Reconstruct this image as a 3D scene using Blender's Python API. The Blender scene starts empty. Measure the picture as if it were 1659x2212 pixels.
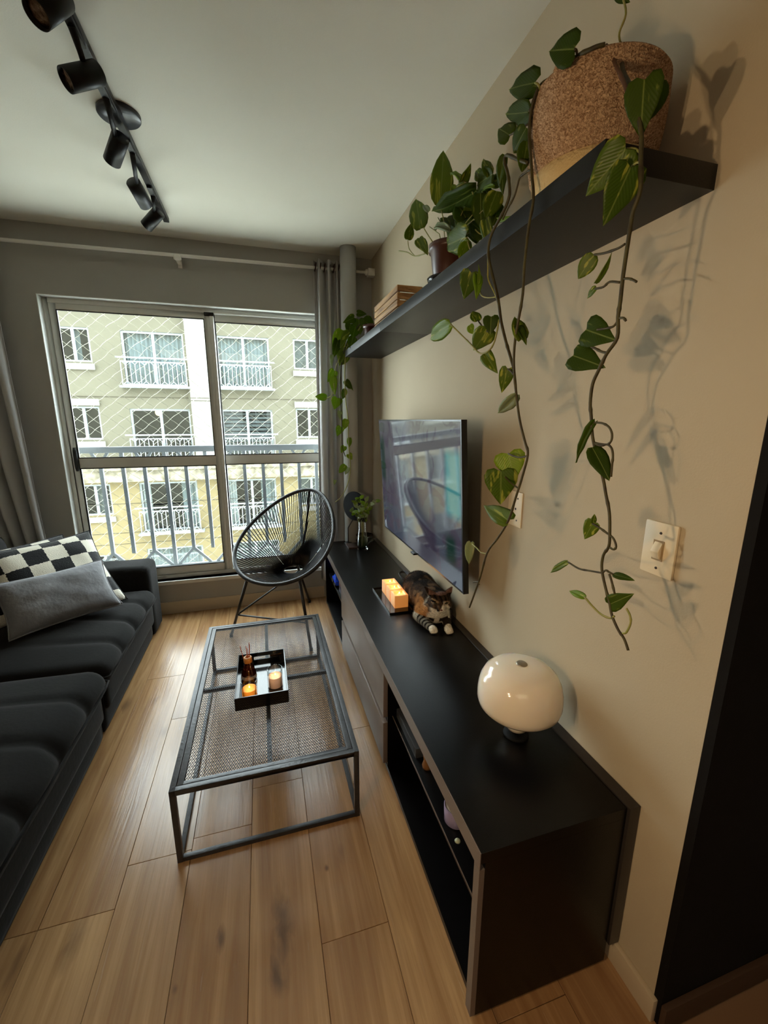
import bpy, bmesh, math, random
from mathutils import Vector, Matrix, noise
random.seed(7)
PI = math.pi
sc = bpy.context.scene
COL = sc.collection

# ------------------------------------------------------------------ camera
W_PX, H_PX, F_PX = 1659.0, 2212.0, 899.4246
CAMLOC = Vector((0, 0, 1.45))
YAW, PITCH, ROLL = -0.28226467, -0.2177011, -0.0026768
_R = (Matrix.Rotation(YAW, 3, 'Z') @ Matrix.Rotation(PITCH, 3, 'X') @ Matrix.Rotation(ROLL, 3, 'Y'))
right, fwd, up = _R.col[0].copy(), _R.col[1].copy(), _R.col[2].copy()
cam_d = bpy.data.cameras.new('camera')
cam_d.sensor_fit = 'VERTICAL'; cam_d.sensor_height = 36.0; cam_d.lens = F_PX / H_PX * 36.0
cam_d.clip_start = 0.02; cam_d.clip_end = 200
cam = bpy.data.objects.new('camera', cam_d); COL.objects.link(cam)
m = Matrix.Identity(4)
for i in range(3):
    m[i][0] = right[i]; m[i][1] = up[i]; m[i][2] = -fwd[i]; m[i][3] = CAMLOC[i]
cam.matrix_world = m
sc.camera = cam

# measuring helpers: a point seen in the photograph, taken on a known plane of the room
def _ray(x, y):
    return _R @ Vector(((x - W_PX / 2) / F_PX, 1.0, -(y - H_PX / 2) / F_PX))
def on_x(x, y, X): d = _ray(x, y); return CAMLOC + d * (X / d.x)
def on_y(x, y, Y): d = _ray(x, y); return CAMLOC + d * (Y / d.y)
def on_z(x, y, Z): d = _ray(x, y); return CAMLOC + d * ((Z - 1.45) / d.z)

# ------------------------------------------------------------------ world + lights + exposure
wd = bpy.data.worlds.new('overcast'); sc.world = wd; wd.use_nodes = True
bg = wd.node_tree.nodes['Background']
bg.inputs[0].default_value = (0.86, 0.96, 0.98, 1); bg.inputs[1].default_value = 17.0

def lamp(name, kind, loc, power, color, size=0.1, size_y=None, look=None):
    d = bpy.data.lights.new(name, kind); d.energy = power; d.color = color
    if kind == 'POINT': d.shadow_soft_size = size
    if kind == 'SPOT': d.shadow_soft_size = size; d.spot_size = 2.6; d.spot_blend = 1.0
    if kind == 'AREA':
        d.size = size
        if size_y: d.shape = 'RECTANGLE'; d.size_y = size_y
    o = bpy.data.objects.new(name, d); COL.objects.link(o); o.location = loc
    if look is not None:
        o.rotation_euler = (Vector(look) - Vector(loc)).to_track_quat('-Z', 'Y').to_euler()
    return o
lamp('warm_bulb_low', 'SPOT', (-0.58, 0.25, 1.30), 17, (1.0, 0.70, 0.40), 0.014, None, (.85, .75, .95))
lamp('warm_bulb_high', 'SPOT', (-0.58, 0.35, 1.48), 17, (1.0, 0.70, 0.40), 0.014, None, (.85, .85, 1.13))
lamp('room_fill_light', 'AREA', (-0.7, -1.6, 2.5), 16, (1.0, 0.82, 0.60), 1.6, 1.6, (-0.7, -1.6, 0))  # added fill light behind the camera, not a known lamp of the room

sc.view_settings.view_transform = 'Standard'
sc.view_settings.look = 'None'
sc.view_settings.gamma = 1.0
sc.view_settings.use_curve_mapping = False
sc.view_settings.exposure = -0.10

# ------------------------------------------------------------------ materials
def lin(c):
    return tuple((v / 12.92 if v <= 0.04045 else ((v + 0.055) / 1.055) ** 2.4) for v in (x / 255.0 for x in c))
MATS = {}
def mat(name, color, rough=0.5, spec=0.5, metal=0.0, sheen=0.0, sub=0.0, emit=None, estr=0.0, trans=0.0, ior=1.45,
        bump=None, vary=None, coat=0.0):
    """color sRGB 0-255; bump=(scale,strength[,stretch]); vary=(scale,color2,amount)"""
    if name in MATS: return MATS[name]
    m = bpy.data.materials.new(name); m.use_nodes = True
    nt = m.node_tree; b = nt.nodes['Principled BSDF']
    b.inputs['Base Color'].default_value = (*lin(color), 1)
    b.inputs['Roughness'].default_value = rough
    b.inputs['Specular IOR Level'].default_value = spec
    b.inputs['Metallic'].default_value = metal
    b.inputs['IOR'].default_value = ior
    if sheen: b.inputs['Sheen Weight'].default_value = sheen; b.inputs['Sheen Roughness'].default_value = 0.4
    if coat: b.inputs['Coat Weight'].default_value = coat; b.inputs['Coat Roughness'].default_value = 0.05
    if sub:
        b.inputs['Subsurface Weight'].default_value = sub; b.inputs['Subsurface Radius'].default_value = (0.03, 0.02, 0.01)
    if trans: b.inputs['Transmission Weight'].default_value = trans
    if emit: b.inputs['Emission Color'].default_value = (*lin(emit), 1); b.inputs['Emission Strength'].default_value = estr
    if bump or vary:
        tc = nt.nodes.new('ShaderNodeTexCoord')
    if bump:
        mp = nt.nodes.new('ShaderNodeMapping'); nt.links.new(tc.outputs['Object'], mp.inputs[0])
        if len(bump) > 2: mp.inputs['Scale'].default_value = bump[2]
        n = nt.nodes.new('ShaderNodeTexNoise'); n.inputs['Scale'].default_value = bump[0]; n.inputs['Detail'].default_value = 4
        nt.links.new(mp.outputs[0], n.inputs['Vector'])
        bp = nt.nodes.new('ShaderNodeBump'); bp.inputs['Strength'].default_value = bump[1]; bp.inputs['Distance'].default_value = 0.01
        nt.links.new(n.outputs['Fac'], bp.inputs['Height']); nt.links.new(bp.outputs[0], b.inputs['Normal'])
    if vary:
        n2 = nt.nodes.new('ShaderNodeTexNoise'); n2.inputs['Scale'].default_value = vary[0]; n2.inputs['Detail'].default_value = 5
        nt.links.new(tc.outputs['Object'], n2.inputs['Vector'])
        rp = nt.nodes.new('ShaderNodeValToRGB')
        c1 = lin(color); c2 = lin(vary[1])
        rp.color_ramp.elements[0].position = 0.5 - 0.25 / max(vary[2], .01) * .5; rp.color_ramp.elements[1].position = 0.5 + 0.25 / max(vary[2], .01) * .5
        rp.color_ramp.elements[0].color = (*c1, 1); rp.color_ramp.elements[1].color = (*c2, 1)
        nt.links.new(n2.outputs['Fac'], rp.inputs[0]); nt.links.new(rp.outputs[0], b.inputs['Base Color'])
    if emit: m.cycles.emission_sampling = 'NONE'
    MATS[name] = m
    return m

def node_mat(name, build):
    if name in MATS: return MATS[name]
    m = bpy.data.materials.new(name); m.use_nodes = True
    build(m.node_tree, m.node_tree.nodes['Principled BSDF']); MATS[name] = m; m.cycles.emission_sampling = 'NONE'
    return m

def _math(nt, op, a, b=None):
    n = nt.nodes.new('ShaderNodeMath'); n.operation = op
    for i, v in enumerate((a, b)):
        if v is None: continue
        if isinstance(v, (int, float)): n.inputs[i].default_value = v
        else: nt.links.new(v, n.inputs[i])
    return n.outputs[0]
def _mix(nt, fac, c1, c2):
    n = nt.nodes.new('ShaderNodeMix'); n.data_type = 'RGBA'
    if isinstance(fac, (int, float)): n.inputs[0].default_value = fac
    else: nt.links.new(fac, n.inputs[0])
    for i, c in ((6, c1), (7, c2)):
        if isinstance(c, tuple): n.inputs[i].default_value = (*lin(c), 1)
        else: nt.links.new(c, n.inputs[i])
    return n.outputs[2]
def _noise(nt, vec, scale, detail=3, dist=0.0):
    n = nt.nodes.new('ShaderNodeTexNoise'); n.inputs['Scale'].default_value = scale; n.inputs['Detail'].default_value = detail
    n.inputs['Distortion'].default_value = dist
    nt.links.new(vec, n.inputs['Vector']); return n.outputs['Fac']
def _ramp(nt, fac, p0, p1):
    n = nt.nodes.new('ShaderNodeMapRange'); n.clamp = True
    n.inputs[1].default_value = p0; n.inputs[2].default_value = p1
    nt.links.new(fac, n.inputs[0]); return n.outputs[0]
def _coords(nt, scale=(1, 1, 1), kind='Object', loc=None):
    tc = nt.nodes.new('ShaderNodeTexCoord'); mp = nt.nodes.new('ShaderNodeMapping')
    mp.inputs['Scale'].default_value = scale
    if loc is not None: mp.inputs['Location'].default_value = loc
    nt.links.new(tc.outputs[kind], mp.inputs[0]); return mp.outputs[0]

def b_wood(nt, b):
    v = _coords(nt, (1, 1, 1))
    oi = nt.nodes.new('ShaderNodeObjectInfo')
    add = nt.nodes.new('ShaderNodeVectorMath'); add.operation = 'ADD'
    cmb = nt.nodes.new('ShaderNodeCombineXYZ')
    nt.links.new(_math(nt, 'MULTIPLY', oi.outputs['Random'], 7.0), cmb.inputs[0])
    nt.links.new(_math(nt, 'MULTIPLY', oi.outputs['Random'], 13.0), cmb.inputs[1])
    nt.links.new(v, add.inputs[0]); nt.links.new(cmb.outputs[0], add.inputs[1]); vv = add.outputs[0]
    def mp(scale):
        n = nt.nodes.new('ShaderNodeMapping'); n.inputs['Scale'].default_value = scale; nt.links.new(vv, n.inputs[0]); return n.outputs[0]
    fine = _noise(nt, mp((120, 4, 1)), 1.0, 6, 0.6)
    med = _noise(nt, mp((22, 1.3, 1)), 1.0, 4, 1.2)
    big = _noise(nt, mp((4, 0.8, 1)), 1.0, 2, 0.5)
    c = _mix(nt, _ramp(nt, med, 0.3, 0.7), (150, 113, 76), (188, 151, 107))
    c = _mix(nt, _math(nt, 'MULTIPLY', _ramp(nt, fine, 0.42, 0.62), 0.30), c, (140, 106, 72))
    c = _mix(nt, _math(nt, 'MULTIPLY', _ramp(nt, big, 0.45, 0.75), 0.35), c, (150, 122, 94))
    # knots
    vo = nt.nodes.new('ShaderNodeTexVoronoi'); vo.inputs['Scale'].default_value = 1.0
    vo.inputs['Randomness'].default_value = 1.0
    nt.links.new(mp((6.0, 2.1, 1)), vo.inputs['Vector'])
    dist = _math(nt, 'ADD', vo.outputs['Distance'], _math(nt, 'MULTIPLY', _noise(nt, mp((28, 9, 1)), 1.0, 3), 0.16))
    k = _math(nt, 'SUBTRACT', 1.0, _ramp(nt, dist, 0.10, 0.24))
    sel = nt.nodes.new('ShaderNodeSeparateColor'); nt.links.new(vo.outputs['Color'], sel.inputs[0])
    k = _math(nt, 'MULTIPLY', k, _ramp(nt, sel.outputs[0], 0.50, 0.60))
    c = _mix(nt, _math(nt, 'MULTIPLY', k, 0.85), c, (84, 62, 46))
    # knots of these very boards (room coordinates)
    sp2 = nt.nodes.new('ShaderNodeSeparateXYZ'); nt.links.new(v, sp2.inputs[0])
    wob = _math(nt, 'MULTIPLY', _math(nt, 'SUBTRACT', _noise(nt, mp((34, 12, 1)), 1.0, 4, .8), .5), 2.4)
    ksum = None
    for (kx, ky, rx_, ry_, st) in ((-.022, .965, .020, .085, .85), (-.045, .865, .013, .035, .9), (-.195, .99, .009, .022, .8), (.125, 1.10, .006, .008, .8), (.305, 2.46, .006, .010, .7), (.46, 2.02, .010, .02, .5), (-.60, 1.10, .022, .05, .45), (-.37, 2.60, .01, .03, .5), (-.30, .91, .006, .01, .7), (.18, 1.14, .012, .03, .35), (.33, 1.75, .008, .02, .5), (-.62, 2.2, .012, .03, .4)):
        ax_ = _math(nt, 'DIVIDE', _math(nt, 'SUBTRACT', sp2.outputs[0], kx), rx_); ay_ = _math(nt, 'DIVIDE', _math(nt, 'SUBTRACT', sp2.outputs[1], ky), ry_)
        dd = _math(nt, 'SQRT', _math(nt, 'ADD', _math(nt, 'MULTIPLY', ax_, ax_), _math(nt, 'MULTIPLY', ay_, ay_)))
        q_ = _math(nt, 'MULTIPLY', _math(nt, 'SUBTRACT', 1.0, _ramp(nt, _math(nt, 'ADD', dd, wob), .2, 1.7)), st)
        ksum = q_ if ksum is None else _math(nt, 'MAXIMUM', ksum, q_)
    c = _mix(nt, ksum, c, (92, 68, 48))
    tint = _mix(nt, oi.outputs['Random'], (255, 252, 248), (238, 230, 222))
    mu = nt.nodes.new('ShaderNodeMix'); mu.data_type = 'RGBA'; mu.blend_type = 'MULTIPLY'; mu.inputs[0].default_value = 1
    nt.links.new(c, mu.inputs[6]); nt.links.new(tint, mu.inputs[7])
    nt.links.new(mu.outputs[2], b.inputs['Base Color'])
    nt.links.new(_math(nt, 'ADD', 0.17, _math(nt, 'MULTIPLY', fine, 0.15)), b.inputs['Roughness'])
    bp = nt.nodes.new('ShaderNodeBump'); bp.inputs['Strength'].default_value = 0.25; bp.inputs['Distance'].default_value = 0.002
    nt.links.new(fine, bp.inputs['Height']); nt.links.new(bp.outputs[0], b.inputs['Normal'])
    b.inputs['Specular IOR Level'].default_value = 0.5
M_WOOD = node_mat('oak_planks', b_wood)

def b_plaster(c1, c2, bs=220, st=.12):
    def f(nt, b):
        v = _coords(nt)
        nt.links.new(_mix(nt, _ramp(nt, _noise(nt, v, 1.7, 4), .35, .65), c1, c2), b.inputs['Base Color'])
        b.inputs['Roughness'].default_value = .85; b.inputs['Specular IOR Level'].default_value = .2
        bp = nt.nodes.new('ShaderNodeBump'); bp.inputs['Strength'].default_value = st; bp.inputs['Distance'].default_value = .003
        nt.links.new(_noise(nt, v, bs, 3), bp.inputs['Height']); nt.links.new(bp.outputs[0], b.inputs['Normal'])
    return f
M_WALL = node_mat('wall_paint', b_plaster((187, 173, 148), (182, 168, 143)))
M_CEIL = node_mat('ceiling_paint', b_plaster((228, 225, 213), (224, 220, 207)))
M_BACKW = node_mat('back_wall_paint', b_plaster((168, 166, 160), (162, 160, 153)))
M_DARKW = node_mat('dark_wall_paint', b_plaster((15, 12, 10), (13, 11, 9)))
M_SKIRT = mat('painted_skirting', (188, 172, 146), .5)
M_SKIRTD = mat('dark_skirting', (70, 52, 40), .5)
M_BLACK = mat('black_melamine', (7, 7, 8), .3, .3, bump=(350, .05))
M_TAUPE = mat('taupe_melamine', (112, 101, 94), .34, .5, bump=(300, .04))
M_SHELFTOP = mat('shelf_melamine', (40, 42, 45), .35, .5)
M_SHELF = mat('shelf_black_melamine', (20, 20, 21), .4, .4, bump=(350, .05))
M_METAL = mat('black_powder_coat', (30, 29, 29), .36, .5, bump=(180, .08))
M_METAL_T = mat('table_gunmetal', (46, 46, 48), .36, .6, metal=.25, bump=(90, .12), vary=(14, (66, 66, 68), .6))
M_ALU = mat('window_aluminium', (222, 221, 214), .35, .5, vary=(3, (206, 205, 198), .4))
M_ALUW = mat('window_reveal_white', (222, 224, 220), .5)
M_GASKET = mat('black_gasket', (16, 16, 17), .6)
M_WHITEROD = mat('white_rod', (226, 222, 214), .4)
M_SOFA = mat('charcoal_velvet', (28, 26, 25), .95, .15, sheen=.06, bump=(60, .12), vary=(7, (22, 21, 20), .5))
M_GREYP = mat('grey_velvet', (132, 132, 135), .85, .2, sheen=.5, bump=(45, .3), vary=(9, (112, 112, 116), .5))
M_TAPE = mat('cream_jute', (206, 180, 132), .9, .1, bump=(160, .5))
M_GLASSY = mat('clear_glass', (255, 255, 255), .02, .5, trans=1.0, ior=1.45)
M_AMBER = mat('amber_glass', (96, 34, 14), .04, .5, trans=.85, ior=1.45)
M_RATTAN = mat('reed_sticks', (178, 84, 44), .7)
M_CORK = mat('light_wood_collar', (196, 134, 70), .5)
M_OPAL = mat('opal_glass', (238, 226, 208), .12, .5, sub=.35, coat=.4)
M_CREAMPL = mat('switch_plastic', (226, 210, 178), .35, .5)
M_SCREW = mat('screw_dark', (60, 50, 40), .4, metal=.6)
M_CHROME = mat('satin_button', (150, 140, 124), .3, metal=.6)

def b_thin(nt, b):
    out = nt.nodes['Material Output']
    tr = nt.nodes.new('ShaderNodeBsdfTransparent'); gl = nt.nodes.new('ShaderNodeBsdfGlossy'); gl.inputs['Roughness'].default_value = .02
    tr.inputs[0].default_value = (.95, .97, .97, 1)
    fr = nt.nodes.new('ShaderNodeFresnel'); ge = nt.nodes.new('ShaderNodeNewGeometry')
    nt.links.new(_math(nt, 'SUBTRACT', 1.45, _math(nt, 'MULTIPLY', ge.outputs['Backfacing'], 1.45 - 1 / 1.45)), fr.inputs[0])
    mx = nt.nodes.new('ShaderNodeMixShader'); nt.links.new(fr.outputs[0], mx.inputs[0]); nt.links.new(tr.outputs[0], mx.inputs[1]); nt.links.new(gl.outputs[0], mx.inputs[2])
    nt.links.new(mx.outputs[0], out.inputs[0])
M_PANE = node_mat('thin_glass', b_thin)

def b_fabric(c, tl):
    def f(nt, b):
        out = nt.nodes['Material Output']
        v = _coords(nt)
        b.inputs['Base Color'].default_value = (*lin(c), 1); b.inputs['Roughness'].default_value = .9; b.inputs['Specular IOR Level'].default_value = .1
        t = nt.nodes.new('ShaderNodeBsdfTranslucent'); t.inputs[0].default_value = (*lin(c), 1)
        mx = nt.nodes.new('ShaderNodeMixShader'); mx.inputs[0].default_value = tl
        nt.links.new(b.outputs[0], mx.inputs[1]); nt.links.new(t.outputs[0], mx.inputs[2]); nt.links.new(mx.outputs[0], out.inputs[0])
        bp = nt.nodes.new('ShaderNodeBump'); bp.inputs['Strength'].default_value = .15; bp.inputs['Distance'].default_value = .003
        nt.links.new(_noise(nt, v, 260, 2), bp.inputs['Height']); nt.links.new(bp.outputs[0], b.inputs['Normal'])
    return f
M_CURT = node_mat('grey_curtain_cloth', b_fabric((196, 194, 192), .28))

def b_leaf(c1, c2, pale, amount, spec=.3):
    def f(nt, b):
        out = nt.nodes['Material Output']
        oi = nt.nodes.new('ShaderNodeObjectInfo')
        tc = nt.nodes.new('ShaderNodeTexCoord')
        sep = nt.nodes.new('ShaderNodeSeparateXYZ'); nt.links.new(tc.outputs['Object'], sep.inputs[0])
        ax = _math(nt, 'ABSOLUTE', sep.outputs[0])
        c = _mix(nt, oi.outputs['Random'], c1, c2)
        # side veins, curved towards the tip
        w = _math(nt, 'SINE', _math(nt, 'MULTIPLY', _math(nt, 'SUBTRACT', sep.outputs[1], _math(nt, 'MULTIPLY', ax, 1.1)), 62.0))
        c = _mix(nt, _math(nt, 'MULTIPLY', _ramp(nt, w, .75, 1.0), .10), c, (112, 132, 50))
        add = nt.nodes.new('ShaderNodeVectorMath'); add.operation = 'ADD'
        cm = nt.nodes.new('ShaderNodeCombineXYZ'); nt.links.new(_math(nt, 'MULTIPLY', oi.outputs['Random'], 40.0), cm.inputs[0])
        mp = nt.nodes.new('ShaderNodeMapping'); mp.inputs['Scale'].default_value = (5.5, 1.6, 1)
        nt.links.new(tc.outputs['Object'], mp.inputs[0]); nt.links.new(mp.outputs[0], add.inputs[0]); nt.links.new(cm.outputs[0], add.inputs[1])
        p = _ramp(nt, _noise(nt, add.outputs[0], 1.0, 3, .4), 1 - amount, 1 - amount + .07)
        c = _mix(nt, _math(nt, 'MULTIPLY', p, .8), c, pale)
        mid = _math(nt, 'SUBTRACT', 1.0, _ramp(nt, ax, .008, .028))
        c = _mix(nt, _math(nt, 'MULTIPLY', mid, .55), c, (150, 165, 84))
        nt.links.new(c, b.inputs['Base Color']); b.inputs['Roughness'].default_value = .42; b.inputs['Specular IOR Level'].default_value = spec
        bp = nt.nodes.new('ShaderNodeBump'); bp.inputs['Strength'].default_value = .10; bp.inputs['Distance'].default_value = .02
        nt.links.new(w, bp.inputs['Height']); nt.links.new(bp.outputs[0], b.inputs['Normal'])
        t = nt.nodes.new('ShaderNodeBsdfTranslucent'); nt.links.new(_mix(nt, .5, c, (150, 190, 30)), t.inputs[0])
        mx = nt.nodes.new('ShaderNodeMixShader'); mx.inputs[0].default_value = .34
        nt.links.new(b.outputs[0], mx.inputs[1]); nt.links.new(t.outputs[0], mx.inputs[2]); nt.links.new(mx.outputs[0], out.inputs[0])
    return f
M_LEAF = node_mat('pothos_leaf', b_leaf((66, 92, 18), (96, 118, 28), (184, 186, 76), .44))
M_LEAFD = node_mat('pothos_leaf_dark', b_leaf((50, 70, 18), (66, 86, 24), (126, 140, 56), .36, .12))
M_LEAFY = node_mat('pothos_leaf_young', b_leaf((100, 138, 22), (128, 156, 34), (196, 198, 84), .4))
M_LEAFP = node_mat('pothos_leaf_pale', b_leaf((132, 146, 112), (150, 160, 124), (196, 200, 150), .4))
M_STEM = mat('vine_stem', (48, 40, 22), .55, vary=(60, (74, 70, 32), .6))
M_STEMG = mat('vine_stem_green', (122, 132, 60), .5, vary=(60, (150, 138, 78), .6))

# ------------------------------------------------------------------ mesh helpers
class MB:
    def __init__(s): s.v = []; s.f = []
    def add(s, vs, fs):
        o = len(s.v); s.v += [tuple(x) for x in vs]; s.f += [tuple(i + o for i in f) for f in fs]; return s
    def box(s, a, b):
        (x0, y0, z0), (x1, y1, z1) = a, b
        x0, x1 = min(x0, x1), max(x0, x1); y0, y1 = min(y0, y1), max(y0, y1); z0, z1 = min(z0, z1), max(z0, z1)
        return s.add([(x0, y0, z0), (x1, y0, z0), (x1, y1, z0), (x0, y1, z0), (x0, y0, z1), (x1, y0, z1), (x1, y1, z1), (x0, y1, z1)],
                     [(0, 3, 2, 1), (4, 5, 6, 7), (0, 1, 5, 4), (1, 2, 6, 5), (2, 3, 7, 6), (3, 0, 4, 7)])
    def tube(s, pts, r, n=8, closed=False, cap=True):
        pts = [Vector(p) for p in pts]; k = len(pts)
        rs = r if isinstance(r, (list, tuple)) else [r] * k
        o = len(s.v); prev = None
        for i, p in enumerate(pts):
            a = pts[(i - 1) % k] if (closed or i > 0) else p; c = pts[(i + 1) % k] if (closed or i < k - 1) else p
            t = (c - a)
            if t.length < 1e-9: t = Vector((0, 0, 1))
            t.normalize()
            if prev is None:
                ref = Vector((0, 0, 1)) if abs(t.z) < .9 else Vector((1, 0, 0))
                u = t.cross(ref).normalized()
            else:
                u = (prev - t * prev.dot(t))
                u = u.normalized() if u.length > 1e-6 else t.orthogonal().normalized()
            prev = u; w = t.cross(u)
            for j in range(n):
                an = 2 * PI * j / n; s.v.append(tuple(p + (u * math.cos(an) + w * math.sin(an)) * rs[i]))
        m_ = k if closed else k - 1
        for i in range(m_):
            for j in range(n):
                a = o + i * n + j; b = o + i * n + (j + 1) % n; c = o + ((i + 1) % k) * n + (j + 1) % n; d = o + ((i + 1) % k) * n + j
                s.f.append((a, b, c, d))
        if cap and not closed:
            s.f.append(tuple(o + j for j in reversed(range(n)))); s.f.append(tuple(o + (k - 1) * n + j for j in range(n)))
        return s
    def lathe(s, prof, c=(0, 0, 0), n=32, axis=None, close=False):
        """prof [(r,z)...]"""
        o = len(s.v); c = Vector(c)
        rot = Matrix.Identity(3) if axis is None else Vector((0, 0, 1)).rotation_difference(Vector(axis)).to_matrix()
        for (r, z) in prof:
            for j in range(n):
                a = 2 * PI * j / n; s.v.append(tuple(c + rot @ Vector((r * math.cos(a), r * math.sin(a), z))))
        k = len(prof)
        for i in range(k - 1 if not close else k):
            for j in range(n):
                i2 = (i + 1) % k
                s.f.append((o + i * n + j, o + i * n + (j + 1) % n, o + i2 * n + (j + 1) % n, o + i2 * n + j))
        if not close:
            if prof[0][0] > 1e-5: s.f.append(tuple(o + j for j in reversed(range(n))))
            if prof[-1][0] > 1e-5: s.f.append(tuple(o + (k - 1) * n + j for j in range(n)))
        return s
    def bar(s, a, b, w, h, upv=(0, 0, 1)):
        a, b = Vector(a), Vector(b); t = (b - a).normalized(); u = t.cross(Vector(upv))
        u = u.normalized() if u.length > 1e-6 else Vector((1, 0, 0)); v = u.cross(t)
        vs = []
        for p in (a, b):
            for su, sv in ((-1, -1), (1, -1), (1, 1), (-1, 1)): vs.append(p + u * su * w / 2 + v * sv * h / 2)
        return s.add(vs, [(0, 3, 2, 1), (4, 5, 6, 7), (0, 1, 5, 4), (1, 2, 6, 5), (2, 3, 7, 6), (3, 0, 4, 7)])
    def build(s, name, material, parent=None, smooth=False, bevel=0.0, seg=2, loc=None):
        me = bpy.data.meshes.new(name)
        vs = s.v
        off = Vector((0, 0, 0))
        if parent is not None and loc is None: off = parent.matrix_basis.translation.copy() if parent.get('_flat') else Vector((0, 0, 0))
        if loc is not None: off = Vector(loc)
        if off.length: vs = [(x - off.x, y - off.y, z - off.z) for x, y, z in vs]
        me.from_pydata(vs, [], s.f); me.update()
        if bevel:
            bm = bmesh.new(); bm.from_mesh(me)
            bmesh.ops.remove_doubles(bm, verts=bm.verts, dist=1e-6)
            bmesh.ops.bevel(bm, geom=[e for e in bm.edges if len(e.link_faces) == 2 and e.calc_face_angle(0) > .5], offset=bevel, segments=seg, affect='EDGES', profile=.6)
            bm.to_mesh(me); bm.free()
        if material is not None: me.materials.append(material)
        if smooth or bevel:
            for p in me.polygons: p.use_smooth = True
            if not smooth or bevel: me.set_sharp_from_angle(angle=.7) if hasattr(me, 'set_sharp_from_angle') else None
        o = bpy.data.objects.new(name, me); COL.objects.link(o)
        if parent is not None: o.parent = parent
        elif loc is not None: o.location = loc
        return o

def B(a, b): return MB().box(a, b)

def tag(o, label=None, cat=None, group=None, kind=None):
    if label: o['label'] = label
    if cat: o['category'] = cat
    if group: o['group'] = group
    if kind: o['kind'] = kind
    return o
def thing(name, loc, label, cat, group=None, kind=None, rz=0):
    o = bpy.data.objects.new(name, None); COL.objects.link(o); o.empty_display_size = .05
    o.location = loc; o.rotation_euler = (0, 0, rz)
    if not rz: o['_flat'] = 1   # children given in room coordinates are shifted by the thing's own place
    return tag(o, label, cat, group, kind)
def part(name, mb, material, parent, **kw):
    """mb in room coordinates, parent an unrotated thing (or one of its parts)"""
    root = parent
    while root.parent is not None: root = root.parent
    me_loc = root.location.copy()
    o = mb.build(name, material, None, loc=me_loc, **kw)
    o.location = (0, 0, 0); o.parent = parent
    return o
def cut_keys():
    for o in bpy.data.objects:
        if '_flat' in o: del o['_flat']

# ================================================================== THE ROOM
XR, YB, ZC, XL, YF = 0.85, 3.28, 2.60, -2.35, -3.2
YC = 0.53            # where the light wall turns the corner to the dark wall
floor = B((XL, YF, -.1), (2.6, YB, -.006)).build('floor', mat('floor_underlay', (124, 94, 66), .8)); tag(floor, kind='structure')
PW = 0.197; X0 = -.51
ends = {0: [1.16, 2.40], -1: [1.16, .1], 1: [1.29, 2.01], 2: [1.33, .2], 3: [1.485, .35], 4: [.9, 2.3], 5: [1.7, .4], 6: [.62, 1.9], 7: [.1, 1.3]}
kk = int(math.floor((XL - X0) / PW))
while X0 + kk * PW < 1.9:
    xa = max(XL, X0 + kk * PW); xb = min(2.6, X0 + (kk + 1) * PW); i = kk + 1
    ys = sorted(ends.get(i, [0.3 + (kk * .61) % 1.2, 1.6 + (kk * .61) % 1.2]))
    cuts = [YF] + [y for y in ([ys[0] - 1.25] + ys) if YF < y < YB] + [YB]
    for a, b in zip(cuts[:-1], cuts[1:]):
        if b - a < .02: continue
        x_0, x_1 = xa + .0006, xb - .0006
        if b > YC and xa > XR - .02: continue
        mb = B((x_0, a + .0006, -.006), (x_1, b - .0006, 0))
        o = mb.build('plank', M_WOOD, None, bevel=.0007, seg=1); o.parent = floor
    kk += 1
ceiling = B((XL, YF, ZC), (2.6, YB + .15, ZC + .1)).build('ceiling', M_CEIL); tag(ceiling, kind='structure')
wr = B((XR, YC, 0), (XR + .15, YB + .15, ZC)).build('wall_right', M_WALL); tag(wr, kind='structure')
we = B((XR + .0, YC - .02, 0), (2.6, YC - .0005, ZC))
we.v = [(x, y, z) for x, y, z in we.v]
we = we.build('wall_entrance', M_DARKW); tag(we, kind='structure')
wl = B((XL - .1, YF, 0), (XL, YB, ZC)).build('wall_left', M_WALL); tag(wl, kind='structure')
wf = B((XL, YF - .1, 0), (2.6, YF, ZC)).build('wall_front', M_WALL); tag(wf, kind='structure')
wh = B((2.6, YF, 0), (2.7, YC, ZC)).build('wall_hall', M_WALL); tag(wh, kind='structure')
# back wall around the window opening
OX0, OX1, OZ0, OZ1 = -1.285, .52, .262, 2.205
wb = MB()
wb.box((XL - .1, YB, 0), (OX0, YB + .15, ZC)); wb.box((OX1, YB, 0), (XR, YB + .15, ZC))
wb.box((OX0, YB, 0), (OX1, YB + .15, OZ0)); wb.box((OX0, YB, OZ1), (OX1, YB + .15, ZC))
wb = wb.build('wall_back', M_BACKW); tag(wb, kind='structure')
we2 = MB().box((-16, 3.3, -8), (XL - .1, 3.43, 9)).box((XR + .15, 3.3, -8), (14, 3.43, 9)).box((XL - .1, YB, ZC + .1), (XR + .15, 3.43, 9)).box((XL - .1, YB, -8), (XR + .15, 3.43, -.1))  # unseen outer wall, added to keep part of the sky light off the facade
we2 = we2.build('wall_sky_block', mat('outer_wall_render', (150, 146, 128), .9)); tag(we2, kind='structure')
part('window_reveal', MB().box((OX0, YB - .002, OZ0), (OX0 + .004, YB + .15, OZ1)).box((OX1 - .004, YB - .002, OZ0), (OX1, YB + .15, OZ1)).box((OX0, YB - .002, OZ1 - .004), (OX1, YB + .15, OZ1)), M_ALUW, wb)
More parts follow.
